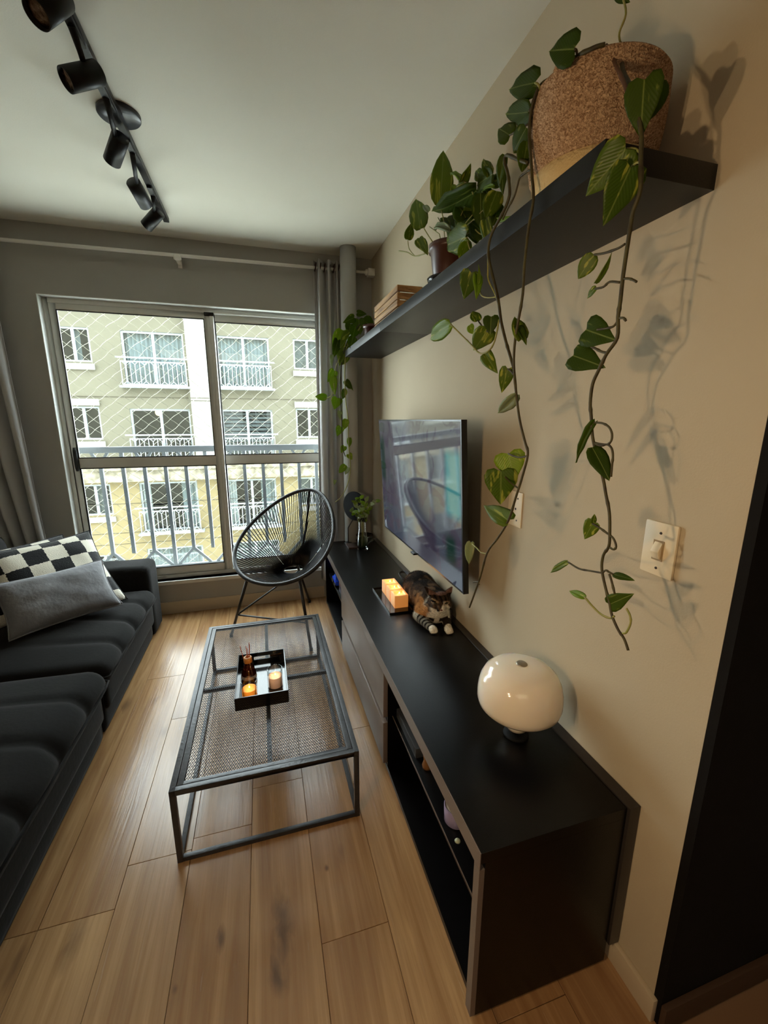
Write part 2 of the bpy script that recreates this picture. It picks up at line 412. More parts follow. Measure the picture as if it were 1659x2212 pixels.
# baseboards
bb = MB().box((XR - .014, YC - .012, 0), (XR, YB, .07)).build('baseboard_right', M_SKIRT, None, bevel=.003); tag(bb, kind='structure')
bb = MB().box((XL, YB - .014, 0), (XR - .42, YB, .095)).build('baseboard_back', M_SKIRT, None, bevel=.003); tag(bb, kind='structure')
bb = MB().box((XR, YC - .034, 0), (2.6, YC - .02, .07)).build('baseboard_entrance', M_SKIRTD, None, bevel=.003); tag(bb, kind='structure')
# boxed pipe column in the corner
pc = MB().lathe([(.055, 0.0), (.055, ZC)], (.640, 3.115, 0), 32).build('trim_1', M_BACKW, None, smooth=True); tag(pc, kind='structure')

# ------------------------------------------------------------------ window
WF0, WF1 = 3.335, 3.415
w = MB(); X0w, X1w, Z0w, Z1w = OX0 + .004, OX1 - .004, OZ0, OZ1 - .004
w.box((X0w, WF0, Z0w), (X0w + .028, WF1, Z1w)); w.box((X1w - .028, WF0, Z0w), (X1w, WF1, Z1w))
w.box((X0w + .028, WF0, Z1w - .03), (X1w - .028, WF1, Z1w)); w.box((X0w + .028, WF0, Z0w), (X1w - .028, WF1, Z0w + .03))
win = w.build('window_1', M_ALU, None, bevel=.003); tag(win, kind='structure')
part('window_sill', MB().box((OX0, YB - .012, OZ0 - .028), (OX1, YB + .06, OZ0 + .0)), M_ALUW, win, bevel=.003)
def sash(xa, xb, y0, y1, lw, rw, top, bot):
    s = MB(); za, zb = Z0w + .03, Z1w - .03
    s.box((xa, y0, za), (xa + lw, y1, zb)); s.box((xb - rw, y0, za), (xb, y1, zb))
    s.box((xa + lw, y0, zb - top), (xb - rw, y1, zb)); s.box((xa + lw, y0, za), (xb - rw, y1, za + bot))
    s.box((xa + lw, y0, 1.118), (xb - rw, y1, 1.186))
    so = part('sash', s, M_ALU, win, bevel=.004)
    gx0, gx1 = xa + lw, xb - rw; ym = (y0 + y1) / 2
    for (a, b) in ((za + bot, 1.118), (1.186, zb - top)):
        part('pane', B((gx0, ym - .002, a), (gx1, ym + .002, b)), M_PANE, so)
        g = MB(); gz = .006; yy0, yy1 = y0 - .0005, y0 + .006
        g.box((gx0, yy0, a), (gx0 + gz, yy1, b)); g.box((gx1 - gz, yy0, a), (gx1, yy1, b)); g.box((gx0, yy0, a), (gx1, yy1, a + gz)); g.box((gx0, yy0, b - gz), (gx1, yy1, b))
        part('gasket', g, M_GASKET, so)
    return so
s1 = sash(X0w + .028, -.302, 3.338, 3.366, .038, .035, .038, .06)
s2 = sash(-.318, X1w - .028, 3.378, 3.406, .045, .045, .045, .06)
mh = MB().box((-.302, 3.328, Z0w + .03), (-.276, 3.37, Z1w - .028)); part('meeting_stile', mh, M_ALU, s1, bevel=.008)
part('stile_cap', MB().box((-.335, 3.326, Z1w - .05), (-.272, 3.372, Z1w - .026)), M_GASKET, s1, bevel=.004)
hd = MB(); hp = [(-1.229, 3.334, 1.10 + .16 * i / 8) for i in range(9)]
part('window_handle', MB().tube(hp, [.009, .0125, .013, .013, .013, .013, .013, .0125, .009], 12), M_GASKET, s1, smooth=True)

# ------------------------------------------------------------------ outside: railing and safety net
rl = thing('balcony_railing', (-.35, 3.56, .25), 'grey metal safety railing fixed just outside the window, behind the net', 'railing')
M_RAIL = mat('grey_railing_paint', (104, 110, 116), .45)
part('top_rail', B((-1.45, 3.545, 1.205), (.7, 3.575, 1.25)), M_RAIL, rl, bevel=.003)
part('bottom_rail', B((-1.45, 3.545, .27), (.7, 3.575, .30)), M_RAIL, rl, bevel=.003)
bx = [-1.45 + .1445 * i - .002 for i in range(-0, 15)]
for i, x in enumerate([-1.305 + .1447 * j for j in range(14)]):
    lo = .42 if i % 2 else .295
    hi = 1.13 if i % 2 == 0 else 1.21
    bm_ = MB().box((x - .0125, 3.547, .42), (x + .0125, 3.573, 1.13 if i % 2 else 1.21))
    if i % 2 == 1:
        pass
    if i % 2 == 1:
        for sgn in (-1, 1):
            bm_.bar((x, 3.56, 1.12), (x + sgn * .055, 3.56, 1.21), .018, .018, (0, 1, 0))
            bm_.bar((x, 3.56, .43), (x + sgn * .12, 3.56, .30), .02, .02, (0, 1, 0))
    else:
        bm_.box((x - .0125, 3.547, .30), (x + .0125, 3.573, .42)) if i % 4 == 0 else None
    part('bar', bm_, M_RAIL, rl)
for xx_ in (-1.45, .69): part('wall_bracket', B((xx_ - .02, 3.428, 1.215), (xx_ + .02, 3.56, 1.24)), M_RAIL, rl); part('wall_bracket', B((xx_ - .02, 3.428, .275), (xx_ + .02, 3.56, .295)), M_RAIL, rl)
# safety net: wavy cords knotted into diamonds
net = MB(); NY = 3.63; dx = .104; dz = .085; x_a, x_b, z_a, z_b = -1.55, .8, .22, 2.36
nx = int((x_b - x_a) / dx); nz = int((z_b - z_a) / dz)
def npnt(i, j):   # i half columns, j half rows
    r = random.Random(i * 131 + j * 7)
    return Vector((x_a + i * dx / 2 + r.uniform(-.006, .006), NY + r.uniform(-.01, .01), z_a + j * dz / 2 + r.uniform(-.005, .005)))
for j in range(2 * nz):
    for i in range(2 * nx):
        if (i + j) % 2: continue
        for di in (-1, 1):
            if not 0 <= i + di <= 2 * nx: continue
            a, b = npnt(i, j), npnt(i + di, j + 1)
            mid = a.lerp(b, .5) + Vector((0, 0, .0035 * (1 if (i + j) % 4 else -1)))
            net.tube([a, a.lerp(mid, .5) + Vector((0, 0, .001)), mid, b], .0015, 3, cap=False)
for xx_, zz_ in ((x_a, z_a), (x_b, z_a), (x_a, z_b), (x_b, z_b), (x_a, 1.3), (x_b, 1.3)): net.tube([(xx_, NY, zz_), (xx_, 3.425, zz_)], .003, 6)
for zz_ in (z_a, z_b): net.tube([(x_a, NY, zz_), (x_b, NY, zz_)], .0025, 5)
nt_ = net.build('safety_net', mat('net_cord', (176, 174, 160), .8), None, loc=(-.35, NY, .22))
tag(nt_, 'cream knotted cord safety net stretched outside the window', 'net')

# ------------------------------------------------------------------ outside: building across the street
K = 1.25
def fx(x): return x * K
def fz(z): return 1.45 + (z - 1.45) * K
FY = 14 * K
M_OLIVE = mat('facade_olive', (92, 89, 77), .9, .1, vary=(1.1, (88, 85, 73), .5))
M_YEL = mat('facade_yellow', (114, 103, 76), .9, .1, vary=(.8, (107, 97, 73), .5))
M_PILL = mat('facade_white', (132, 132, 124), .8, .1, vary=(2.0, (124, 124, 114), .5))
M_BAND = mat('facade_band', (140, 134, 118), .9, .1, vary=(3.5, (84, 79, 68), .8))
M_WINF = mat('far_window_white', (128, 134, 137), .5)
M_DARKIN = mat('far_room_shade', (24, 23, 22), .8)
M_FCURT = mat('far_curtain', (100, 110, 114), .9)
M_FBLIND = mat('far_blind', (66, 72, 73), .8)
M_LINE = mat('facade_joint', (56, 52, 40), .9)
ab = thing('apartment_building', (fx(-.8), FY, -8.0), 'olive and yellow apartment block across the street, seen through the window', 'building')
bigs = [(-3.64, -2.02), (-1.15, .37)]; smalls = [(-5.2, -4.40), (1.10, 1.95)]
rows = {0: (2.40, 3.88), 1: (.22, 1.75), 2: (-1.95, -.42), 3: (-4.1, -2.5)}
srow = {0: (3.0, 3.9), 1: (.87, 1.80), 2: (-1.36, -.43), 3: (-3.5, -2.6)}
opens = []
for r in rows:
    for (a, b) in bigs: opens.append((a, b, *rows[r], 'big', r))
    for (a, b) in smalls: opens.append((a, b, *srow[r], 'small', r))
def facade(zlo, zhi, material, name):
    xs = sorted({-6.3, 3.3} | {a for o in opens for a in o[:2]}); f = MB()
    zs = sorted({zlo, zhi} | {z for o in opens for z in o[2:4] if zlo < z < zhi})
    for i in range(len(xs) - 1):
        run = None
        for j in range(len(zs) - 1):
            xm, zm = (xs[i] + xs[i + 1]) / 2, (zs[j] + zs[j + 1]) / 2
            if any(o[0] < xm < o[1] and o[2] < zm < o[3] for o in opens): continue
            f.box((fx(xs[i]), FY, fz(zs[j])), (fx(xs[i + 1]), FY + .3, fz(zs[j + 1])))
    part(name, f, material, ab)
facade(-.38, 4.75, M_OLIVE, 'upper_wall'); facade(-7.5, -.38, M_YEL, 'lower_wall')
part('pillar', B((fx(-1.95), FY - .22, fz(.1)), (fx(-1.28), FY, fz(4.9))), M_PILL, ab)
part('pillar_side_strip', B((fx(-2.02), FY - .1, fz(.1)), (fx(-1.95), FY, fz(4.85))), M_OLIVE, ab)  # olive strip along the left of the pillar
part('ledge_band', MB().box((fx(-6.3), FY - .28, fz(-.36)), (fx(3.3), FY, fz(-.02))).box((fx(-6.3), FY - .36, fz(-.02)), (fx(3.3), FY, fz(.12))), M_BAND, ab, bevel=.02)
for zz in (2.06, 1.98): part('joint', B((fx(-1.95), FY - .225, fz(zz)), (fx(-1.28), FY - .2, fz(zz) + .025)), M_LINE, ab)
part('joint', B((fx(-6.3), FY - .006, fz(2.06)), (fx(3.3), FY + .01, fz(2.06) + .03)), M_LINE, ab)
for zz in (-1.05, -1.95, -2.3): part('joint', B((fx(-6.3), FY - .005, fz(zz)), (fx(3.3), FY + .01, fz(zz) + .02)), M_LINE, ab)
part('dark_backing', B((fx(-6.3), FY + 1.2, fz(-7.5)), (fx(3.3), FY + 1.3, fz(4.75))), M_DARKIN, ab)  # dark sheet: shade of the rooms behind the windows put into its colour
part('roof', B((fx(-6.5), FY - .35, fz(4.75)), (fx(3.5), FY + 9, fz(4.75) + .25)), M_BAND, ab, bevel=.02)
for xs_ in (-6.3, 3.3): part('end_wall', B((fx(xs_) - .1, FY + .3, fz(-7.5)), (fx(xs_) + .1, FY + 8.8, fz(4.75))), M_OLIVE, ab)
def wavy(x0, x1, z0, z1, y, n, amp):
    mb = MB(); N = n * 4
    for i in range(N + 1):
        x = x0 + (x1 - x0) * i / N; yy = y + amp * math.sin(i / N * n * 2 * PI)
        mb.v += [(x, yy, z0), (x, yy, z1)]
        if i: o = len(mb.v) - 4; mb.f.append((o, o + 2, o + 3, o + 1))
    for i in range(N + 1):
        x = x0 + (x1 - x0) * i / N; yy = y + .012 + amp * math.sin(i / N * n * 2 * PI)
        mb.v += [(x, yy, z0), (x, yy, z1)]
        if i: o = len(mb.v) - 4; mb.f.append((o, o + 1, o + 3, o + 2))
    return mb
for k_, (a, b, z0, z1, kind, r) in enumerate(opens):
    xa, xb, za, zb = fx(a), fx(b), fz(z0), fz(z1); t = .07 if kind == 'big' else .06; y0 = FY + .05
    f = MB(); xm = (xa + xb) / 2
    f.box((xa, y0, za), (xa + t, y0 + .08, zb)); f.box((xb - t, y0, za), (xb, y0 + .08, zb)); f.box((xa + t, y0, zb - t), (xb - t, y0 + .08, zb)); f.box((xa + t, y0, za), (xb - t, y0 + .08, za + t))
    wf_ = part('far_window', f, M_WINF, ab)
    part('mullion', B((xm - .045, y0 - .02, za + t), (xm + .045, y0 + .06, zb - t)), M_WINF, wf_)
    part('pane', B((xa + t, y0 + .03, za + t), (xm - .045, y0 + .04, zb - t)), M_PANE, wf_)
    part('pane', B((xm + .045, y0 + .03, za + t), (xb - t, y0 + .04, zb - t)), M_PANE, wf_)
    if (kind, r) == ('big', 0) or (kind == 'big' and r == 3):
        part('drape', wavy(xa + t, xb - t, za + t, zb - t, y0 + .2, 13, .05), M_FCURT, wf_, smooth=True)
    elif kind == 'big' and r == 1 and a > -2:
        bl = MB()
        for q in range(12): zq = za + t + (zb - za - 2 * t) * q / 12; bl.box((xa + t, y0 + .15, zq), (xb - t, y0 + .16, zq + .10))
        part('blind', bl, M_FBLIND, wf_)
    elif kind == 'small' and r != 1:
        bl = MB()
        for q in range(22): zq = za + t + (zb - za - 2 * t) * q / 22; bl.box((xa + t, y0 + .12, zq), (xb - t, y0 + .13, zq + .034))
        if k_ % 2: part('blind', bl, M_FBLIND, wf_)
        else: part('drape', wavy((xa + xb) / 2, xb - t - .3, za + t, zb - t, y0 + .2, 4, .03), M_FCURT, wf_, smooth=True)
    elif kind == 'big' and r == 2:
        part('drape', wavy(xb - .6, xb - t, za + t, zb - t, y0 + .2, 4, .04), M_FCURT, wf_, smooth=True)
        part('drape', wavy(xa + t - .05, xa + t + .28, za + t, zb - t, y0 + .12, 3, .04), M_WINF, wf_, smooth=True)
    if kind == 'small':
        part('window_ledge', B((xa - .04, FY - .08, za - .26), (xb + .06, FY, za - .06)), M_PILL, ab, bevel=.01)
        if r == 1: part('window_hood', B((xa - .04, FY - .08, zb + .03), (xb + .04, FY, zb + .26)), M_PILL, ab, bevel=.01)
    else:
        part('window_ledge', B((xa - .14, FY - .3, za - .09), (xb + .14, FY, za - .02)), M_WINF, ab)
        zr = za + (.56 if r == 0 else .58) * (zb - za) * .96 if r != 3 else za + 1.0
        zr = fz({0: 3.12, 1: .98, 2: -1.19, 3: -3.3}[r])
        g = MB(); gy = FY - .26
        g.box((xa - .17, gy - .015, zr), (xb + .17, gy + .015, zr + .05)); g.box((xa - .03, gy - .015, zr - .13), (xb + .03, gy + .015, zr - .09)); g.box((xa - .03, gy - .015, za - .02), (xb + .03, gy + .015, za + .03))
        nb = 14
        for q in range(nb + 1):
            xx = xa - .03 + (xb - xa + .06) * q / nb; lo_ = za; hi_ = zr - .09
            g.box((xx - .013, gy - .013, za + (.13 if q % 2 else 0)), (xx + .013, gy + .013, hi_ - (.12 if q % 2 else 0)))
            if q % 2:
                for sg in (-1, 1):
                    st = (xb - xa + .06) / nb
                    g.bar((xx, gy, hi_ - .12), (xx + sg * st * .9, gy, hi_ - .0), .022, .022, (0, 1, 0)); g.bar((xx, gy, za + .13), (xx + sg * st * .9, gy, za + .01), .022, .022, (0, 1, 0))
        part('balcony_rail', g, M_WINF, ab)
# globe lamp glowing in the flat opposite
gp = on_y(343, 891, FY + .5)
gl = thing('globe_lamp', gp, 'small glowing globe lamp inside a dark flat window of the building opposite', 'lamp')
part('globe', MB().lathe([(.13 * math.sin(PI * i / 12), -.13 * math.cos(PI * i / 12)) for i in range(13)], gp, 16), mat('globe_glow', (255, 236, 180), .5, emit=(255, 226, 160), estr=3.0), gl, smooth=True)
part('cord', MB().tube([gp + Vector((0, 0, .13)), gp + Vector((0, 0, .5))], .008, 6), M_WINF, gl)
st_ = B((-30, 3.9, -8.3), (30, FY + 3, -8.0)).build('street', mat('street_bounce_white', (230, 229, 222), .9)); tag(st_, kind='structure')  # unseen street, colour raised to near white to bounce light onto the ceiling

# ================================================================== FURNITURE
# ---- television cabinet
CX0, CX1, CY0, CY1, CZ = .425, .845, .645, 3.13, .515
cab = thing('television_cabinet', ((CX0 + CX1) / 2, 1.94, 0), 'long low black cabinet with grey-brown drawer fronts along the right wall', 'cabinet')
part('top', B((CX0 - .012, CY0 - .0, CZ - .03), (CX1 - .03, CY1, CZ)), M_BLACK, cab, bevel=.0004, seg=1)
part('top_edge', B((CX0 - .014, CY0, CZ - .047), (CX0 - .0122, CY1, CZ)), M_TAUPE, cab)
part('back_strip', MB().box((CX1 - .029, CY0 - .008, .075), (CX1 + .003, CY1, CZ + .004)), mat('back_strip_melamine', (46, 41, 38), .35), cab, bevel=.001)
part('side_panel', B((CX0, CY0, .012), (CX1 - .03, CY0 + .028, CZ - .03)), M_BLACK, cab)
part('side_edge', B((CX0 - .014, CY0, .012), (CX0 - .0005, CY0 + .024, CZ - .0475)), M_TAUPE, cab)
part('side_panel', B((CX0, CY1 - .028, .012), (CX1 - .03, CY1, CZ - .03)), M_BLACK, cab)
part('divider', B((CX0 + .004, 1.415, .03), (CX1 - .03, 1.435, CZ - .03)), M_BLACK, cab)
part('divider', B((CX0 + .004, 2.335, .03), (CX1 - .03, 2.355, CZ - .03)), M_BLACK, cab)
part('bottom_panel', B((CX0 + .002, CY0 + .028, .012), (CX1 - .03, CY1 - .028, .032)), M_BLACK, cab)
part('plinth', B((CX0 + .03, CY0 + .04, 0), (CX1 - .04, CY1 - .04, .012)), M_BLACK, cab)
part('back_panel', B((CX1 - .04, CY0 + .028, .032), (CX1 - .03, CY1 - .028, CZ - .03)), M_BLACK, cab)
part('shelf', B((CX0 + .025, CY0 + .028, .252), (CX1 - .04, 1.415, .267)), M_BLACK, cab, bevel=.001)
part('shelf_edge', B((CX0 + .0235, CY0 + .028, .2635), (CX0 + .0249, 1.415, .267)), M_TAUPE, cab)
part('shelf', B((CX0 + .025, 2.355, .252), (CX1 - .04, CY1 - .028, .267)), M_BLACK, cab, bevel=.001)
for z0, z1, nm in ((.265, CZ - .0475, 'drawer'), (.045, .238, 'drawer')):
    d = part(nm, B((CX0 - .014, 1.418, z0), (CX0 + .004, 2.352, z1)), M_TAUPE, cab, bevel=.001)
    part('drawer_box', B((CX0 + .006, 1.45, z0 + .01), (CX1 - .06, 2.32, z1 - .02)), M_BLACK, d)
part('finger_slot', B((CX0 + .004, 1.436, .238), (CX0 + .006, 2.334, .265)), M_BLACK, cab)

# ---- floating shelf
SX0, SX1, SY0, SY1, SZ0, SZ1 = .592, XR, .692, 3.02, 1.876, 1.919
sh = thing('floating_shelf', (.72, 1.85, SZ0), 'long black floating shelf high on the right wall carrying plants', 'shelf')
part('board', B((SX0, SY0, SZ0), (SX1, 2.118, SZ1)), M_SHELF, sh, bevel=.001)
part('board', B((SX0, 2.120, SZ0), (SX1, SY1, SZ1)), M_SHELF, sh, bevel=.001)

# ---- wooden crate on the shelf
cr = thing('wooden_crate', (.685, 2.14, SZ1), 'slatted brown wooden crate on the black shelf between two plants', 'crate')
def b_crate(nt, b):
    v = _coords(nt, (14, 3, 60)); n = _noise(nt, v, 1.0, 5, .4)
    nt.links.new(_mix(nt, _ramp(nt, n, .35, .7), (196, 154, 98), (118, 82, 48)), b.inputs['Base Color']); b.inputs['Roughness'].default_value = .6
M_CRATE = node_mat('crate_wood', b_crate)
for i in range(4):
    z0 = SZ1 + .002 + i * .0315
    for a, b in (((.622, 1.952), (.630, 2.33)), ((.735, 1.952), (.743, 2.33)), ((.622, 1.94), (.743, 1.9515)), ((.622, 2.3305), (.743, 2.342))):
        part('slat', B((*a, z0), (*b, z0 + .0262)), M_CRATE, cr, bevel=.0015, seg=1)
part('base', B((.630, 1.952, SZ1), (.735, 2.33, SZ1 + .006)), M_CRATE, cr)
for cx_, cy_ in ((.634, 1.957), (.731, 1.957), (.634, 2.325), (.731, 2.325)): part('corner_post', B((cx_ - .004, cy_ - .005, SZ1), (cx_ + .004, cy_ + .005, SZ1 + .126)), M_CRATE, cr)

# ---- television
tv = thing('television', (.76, 1.98, .9), 'large flat television mounted on the right wall above the sleeping cat', 'television')
def tvp(y, z, back=0.0):   # screen tilts slightly forward at the top
    t = (z - .766) / (1.452 - .766); return (.742 - .042 * t + back, y, z)
def tvbox(y0, y1, z0, z1, b0, b1):
    vs = [tvp(y0, z0, b0), tvp(y1, z0, b0), tvp(y1, z1, b0), tvp(y0, z1, b0), tvp(y0, z0, b1), tvp(y1, z0, b1), tvp(y1, z1, b1), tvp(y0, z1, b1)]
    return MB().add(vs, [(0, 1, 2, 3), (7, 6, 5, 4), (0, 4, 5, 1), (1, 5, 6, 2), (2, 6, 7, 3), (3, 7, 4, 0)])
M_TVB = mat('tv_black_plastic', (12, 12, 13), .3)
part('body', tvbox(1.41, 2.54, .766, 1.452, .0, .024), M_TVB, tv, bevel=.0015)
part('rear_housing', MB().add([tvp(1.62, .80, .025), tvp(2.34, .80, .025), tvp(2.34, 1.2, .025), tvp(1.62, 1.2, .025), tvp(1.66, .83, .055), tvp(2.3, .83, .055), tvp(2.3, 1.17, .055), tvp(1.66, 1.17, .055)], [(0, 1, 2, 3), (7, 6, 5, 4), (0, 4, 5, 1), (1, 5, 6, 2), (2, 6, 7, 3), (3, 7, 4, 0)]), M_TVB, tv)
part('wall_mount', MB().box((.785, 1.86, .95), (XR, 2.1, 1.18)), M_METAL, tv, bevel=.003)
part('sensor', MB().box((.728, 1.955, .758), (.76, 2.0, .767)), M_TVB, tv)
def b_screen(nt, b):
    tc = nt.nodes.new('ShaderNodeTexCoord')
    def mp(s, l=(0, 0, 0)):
        n = nt.nodes.new('ShaderNodeMapping'); n.inputs['Scale'].default_value = s; n.inputs['Location'].default_value = l
        nt.links.new(tc.outputs['Object'], n.inputs[0]); return n.outputs[0]
    sep = nt.nodes.new('ShaderNodeSeparateXYZ'); nt.links.new(tc.outputs['Object'], sep.inputs[0])
    Y, Z = sep.outputs[1], sep.outputs[2]      # relative to the television's own place (y 1.98, z 0.9)
    def rect(c, y, w, z, h, sy=.02):
        a = _math(nt, 'SUBTRACT', 1.0, _ramp(nt, _math(nt, 'ABSOLUTE', _math(nt, 'SUBTRACT', Y, y)), w - sy, w + sy))
        d = _math(nt, 'SUBTRACT', 1.0, _ramp(nt, _math(nt, 'ABSOLUTE', _math(nt, 'SUBTRACT', Z, z)), h - sy, h + sy))
        return _math(nt, 'MULTIPLY', a, d)
    c = _mix(nt, _ramp(nt, Z, -.1, .5), (82, 92, 112), (120, 122, 128))
    c = _mix(nt, _ramp(nt, _noise(nt, mp((1, 3, 4)), 1.6, 2, 1.5), .5, .56), c, (92, 84, 104))
    c = _mix(nt, rect(None, -.49, .07, .30, .13), c, (50, 176, 184))
    c = _mix(nt, rect(None, -.46, .045, .02, .06), c, (28, 70, 60))
    c = _mix(nt, rect(None, .50, .04, .32, .13), c, (20, 70, 62))
    c = _mix(nt, rect(None, -.10, .20, -.03, .10), c, (74, 66, 88))
    nt.links.new(c, b.inputs['Emission Color']); b.inputs['Emission Strength'].default_value = .38
    b.inputs['Base Color'].default_value = (.01, .01, .012, 1); b.inputs['Roughness'].default_value = .06; b.inputs['Specular IOR Level'].default_value = .9
    b.inputs['IOR'].default_value = 1.7
part('screen', tvbox(1.418, 2.532, .776, 1.445, -.0008, -.0002), node_mat('tv_screen', b_screen), tv)

# ---- coffee table
TX0, TX1, TY0, TY1, TZ = -.352, .272, 1.252, 2.382, .286
ct = thing('coffee_table', ((TX0 + TX1) / 2, 1.82, 0), 'low black metal coffee table with expanded mesh top on the oak floor', 'table')
tt = .018
part('top_frame', MB().box((TX0, TY0, TZ - .02), (TX0 + tt, TY1, TZ)).box((TX1 - tt, TY0, TZ - .02), (TX1, TY1, TZ)).box((TX0 + tt, TY0, TZ - .02), (TX1 - tt, TY0 + tt, TZ)).box((TX0 + tt, TY1 - tt, TZ - .02), (TX1 - tt, TY1, TZ)), M_METAL_T, ct, bevel=.0012)
part('inner_frame', MB().box((TX0 + tt + .003, TY0 + tt + .003, TZ - .016), (TX0 + .040, TY1 - tt - .003, TZ - .001)).box((TX1 - .040, TY0 + tt + .003, TZ - .016), (TX1 - tt - .003, TY1 - tt - .003, TZ - .001)).box((TX0 + .04, TY0 + tt + .003, TZ - .016), (TX1 - .04, TY0 + .036, TZ - .001)).box((TX0 + .04, TY1 - .036, TZ - .016), (TX1 - .04, TY1 - tt - .003, TZ - .001)), M_METAL_T, ct, bevel=.001)
for x in (TX0, TX1 - tt):
    for y in (TY0, TY1 - tt): part('leg', B((x, y, 0), (x + tt, y + tt, TZ - .0202)), M_METAL_T, ct, bevel=.001)
    part('floor_rail', B((x + .001, TY0 + tt, .0), (x + tt - .001, TY1 - tt, .016)), M_METAL_T, ct, bevel=.001)
for y in (TY0, TY1 - tt): part('floor_rail', B((TX0 + tt, y + .001, .0), (TX1 - tt, y + tt - .001, .016)), M_METAL_T, ct, bevel=.001)
part('cross_bar', B((TX0 + .04, 1.785, TZ - .024), (TX1 - .04, 1.800, TZ - .008)), M_METAL_T, ct)
part('centre_bar', B((-.046, TY0 + .036, TZ - .024), (-.030, TY1 - .036, TZ - .008)), M_METAL_T, ct)
me_ = MB(); mx0, mx1, my0, my1 = TX0 + .038, TX1 - .038, TY0 + .034, TY1 - .034
PX, PY = .0170, .0160; nxm = int((mx1 - mx0) / PX * 2); nym = int((my1 - my0) / PY)
PX = (mx1 - mx0) / nxm * 2; PY = (my1 - my0) / nym
for j in range(nym):
    for s_ in (0, 1):
        base = len(me_.v); tw = .0009
        for i in range(nxm + 1):
            x = mx0 + i * PX / 2; y = my0 + (j + ((i + j) % 2 if s_ == 0 else 1 - (i + j) % 2) * 1.0) * PY
            yy = my0 + j * PY + (((i) % 2) if (s_ == 0) else 1 - (i % 2)) * PY * .5 + (s_ * 0) + PY * (.0 if s_ == 0 else .0)
            y = my0 + (j + .5) * PY + (PY * .5 if (i + s_) % 2 else -PY * .5)
            zt_ = TZ - .006 + (.0016 if (i + s_) % 2 else -.0016)
            me_.v += [(x, y - tw, zt_), (x, y + tw, zt_ + .0006), (x, y, zt_ - .0022)]
            if i:
                o = base + (i - 1) * 3
                me_.f += [(o, o + 3, o + 4, o + 1), (o + 1, o + 4, o + 5, o + 2), (o + 2, o + 5, o + 3, o)]
mt_ = part('mesh_top', me_, M_METAL_T, ct); mt_['kind'] = 'stuff'

# ---- tray with candles on the table
ry0, ry1, rx0, rx1 = 1.592, 1.93, -.168, .047
TZt = TZ
tr = thing('black_tray', ((rx0 + rx1) / 2, (ry0 + ry1) / 2, TZt), 'rectangular black tray with raised sides on the mesh coffee table', 'tray')
M_TRAY = mat('black_lacquer', (12, 12, 13), .12, .6)
def wallb(t=.005, h=.058):
    m_ = []
    m_.append(('end_wall', MB().box((rx0, ry0, TZt), (rx1, ry0 + t, TZt + h)))); 
    bk = MB().box((rx0, ry1 - t, TZt), (rx1, ry1, TZt + .022)).box((rx0, ry1 - t, TZt + .038), (rx1, ry1, TZt + h)).box((rx0, ry1 - t, TZt + .022), (rx0 + .07, ry1, TZt + .038)).box((rx1 - .07, ry1 - t, TZt + .022), (rx1, ry1, TZt + .038))
    m_.append(('end_wall', bk))
    m_.append(('side_wall', MB().box((rx0, ry0 + t, TZt), (rx0 + t, ry1 - t, TZt + h)))); m_.append(('side_wall', MB().box((rx1 - t, ry0 + t, TZt), (rx1, ry1 - t, TZt + h))))
    return m_
for nm, mb in wallb(): part(nm, mb, M_TRAY, tr, bevel=.0008, seg=1)
part('base', B((rx0 + .005, ry0 + .005, TZt), (rx1 - .005, ry1 - .005, TZt + .006)), M_TRAY, tr)
zb = TZt + .006
# reed diffuser
dp = (-.118, 1.80, zb)
df = thing('reed_diffuser', dp, 'brown glass reed diffuser with orange sticks in the black tray', 'diffuser')
prof = [(.0001, .0), (.030, .0), (.034, .004), (.034, .012), (.032, .03), (.025, .055), (.016, .078), (.013, .09), (.013, .098)]
part('bottle', MB().lathe(prof, dp, 28), M_AMBER, df, smooth=True)
part('oil', MB().lathe([(.0001, .003), (.030, .003), (.0315, .012), (.029, .03), (.024, .048), (.0001, .048)], dp, 24), mat('dark_oil', (44, 14, 8), .2), df, smooth=True)
part('collar', MB().lathe([(.0135, .086), (.0185, .086), (.0185, .108), (.0165, .110), (.009, .110), (.009, .100)], dp, 24), M_CORK, df, smooth=True)
part('label_ring', MB().lathe([(.0342, .012), (.0346, .012), (.0335, .026), (.0331, .026)], dp, 24, close=True), mat('small_grey_label', (150, 144, 138), .5), df)
for (ax, ay, L) in ((-.030, .012, .15), (-.004, .004, .15), (.002, -.010, .148), (.010, .006, .165), (.012, -.004, .16)):
    b0 = Vector(dp) + Vector((ax * .12, ay * .12, .02)); t0 = Vector(dp) + Vector((ax * 1.0, ay, L + .012))
    part('reed', MB().tube([b0, t0], .0016, 6), M_RATTAN, df)
M_FLAME = mat('candle_flame', (255, 214, 120), .5, emit=(255, 190, 80), estr=26)
def flame(c, h, r): return MB().lathe([(.0001, 0), (r * .7, h * .12), (r, h * .3), (r * .75, h * .55), (r * .3, h * .85), (.0001, h)], c, 10)
def glow(name, loc, p): lamp(name, 'POINT', loc, p, (1.0, .55, .18), .006)
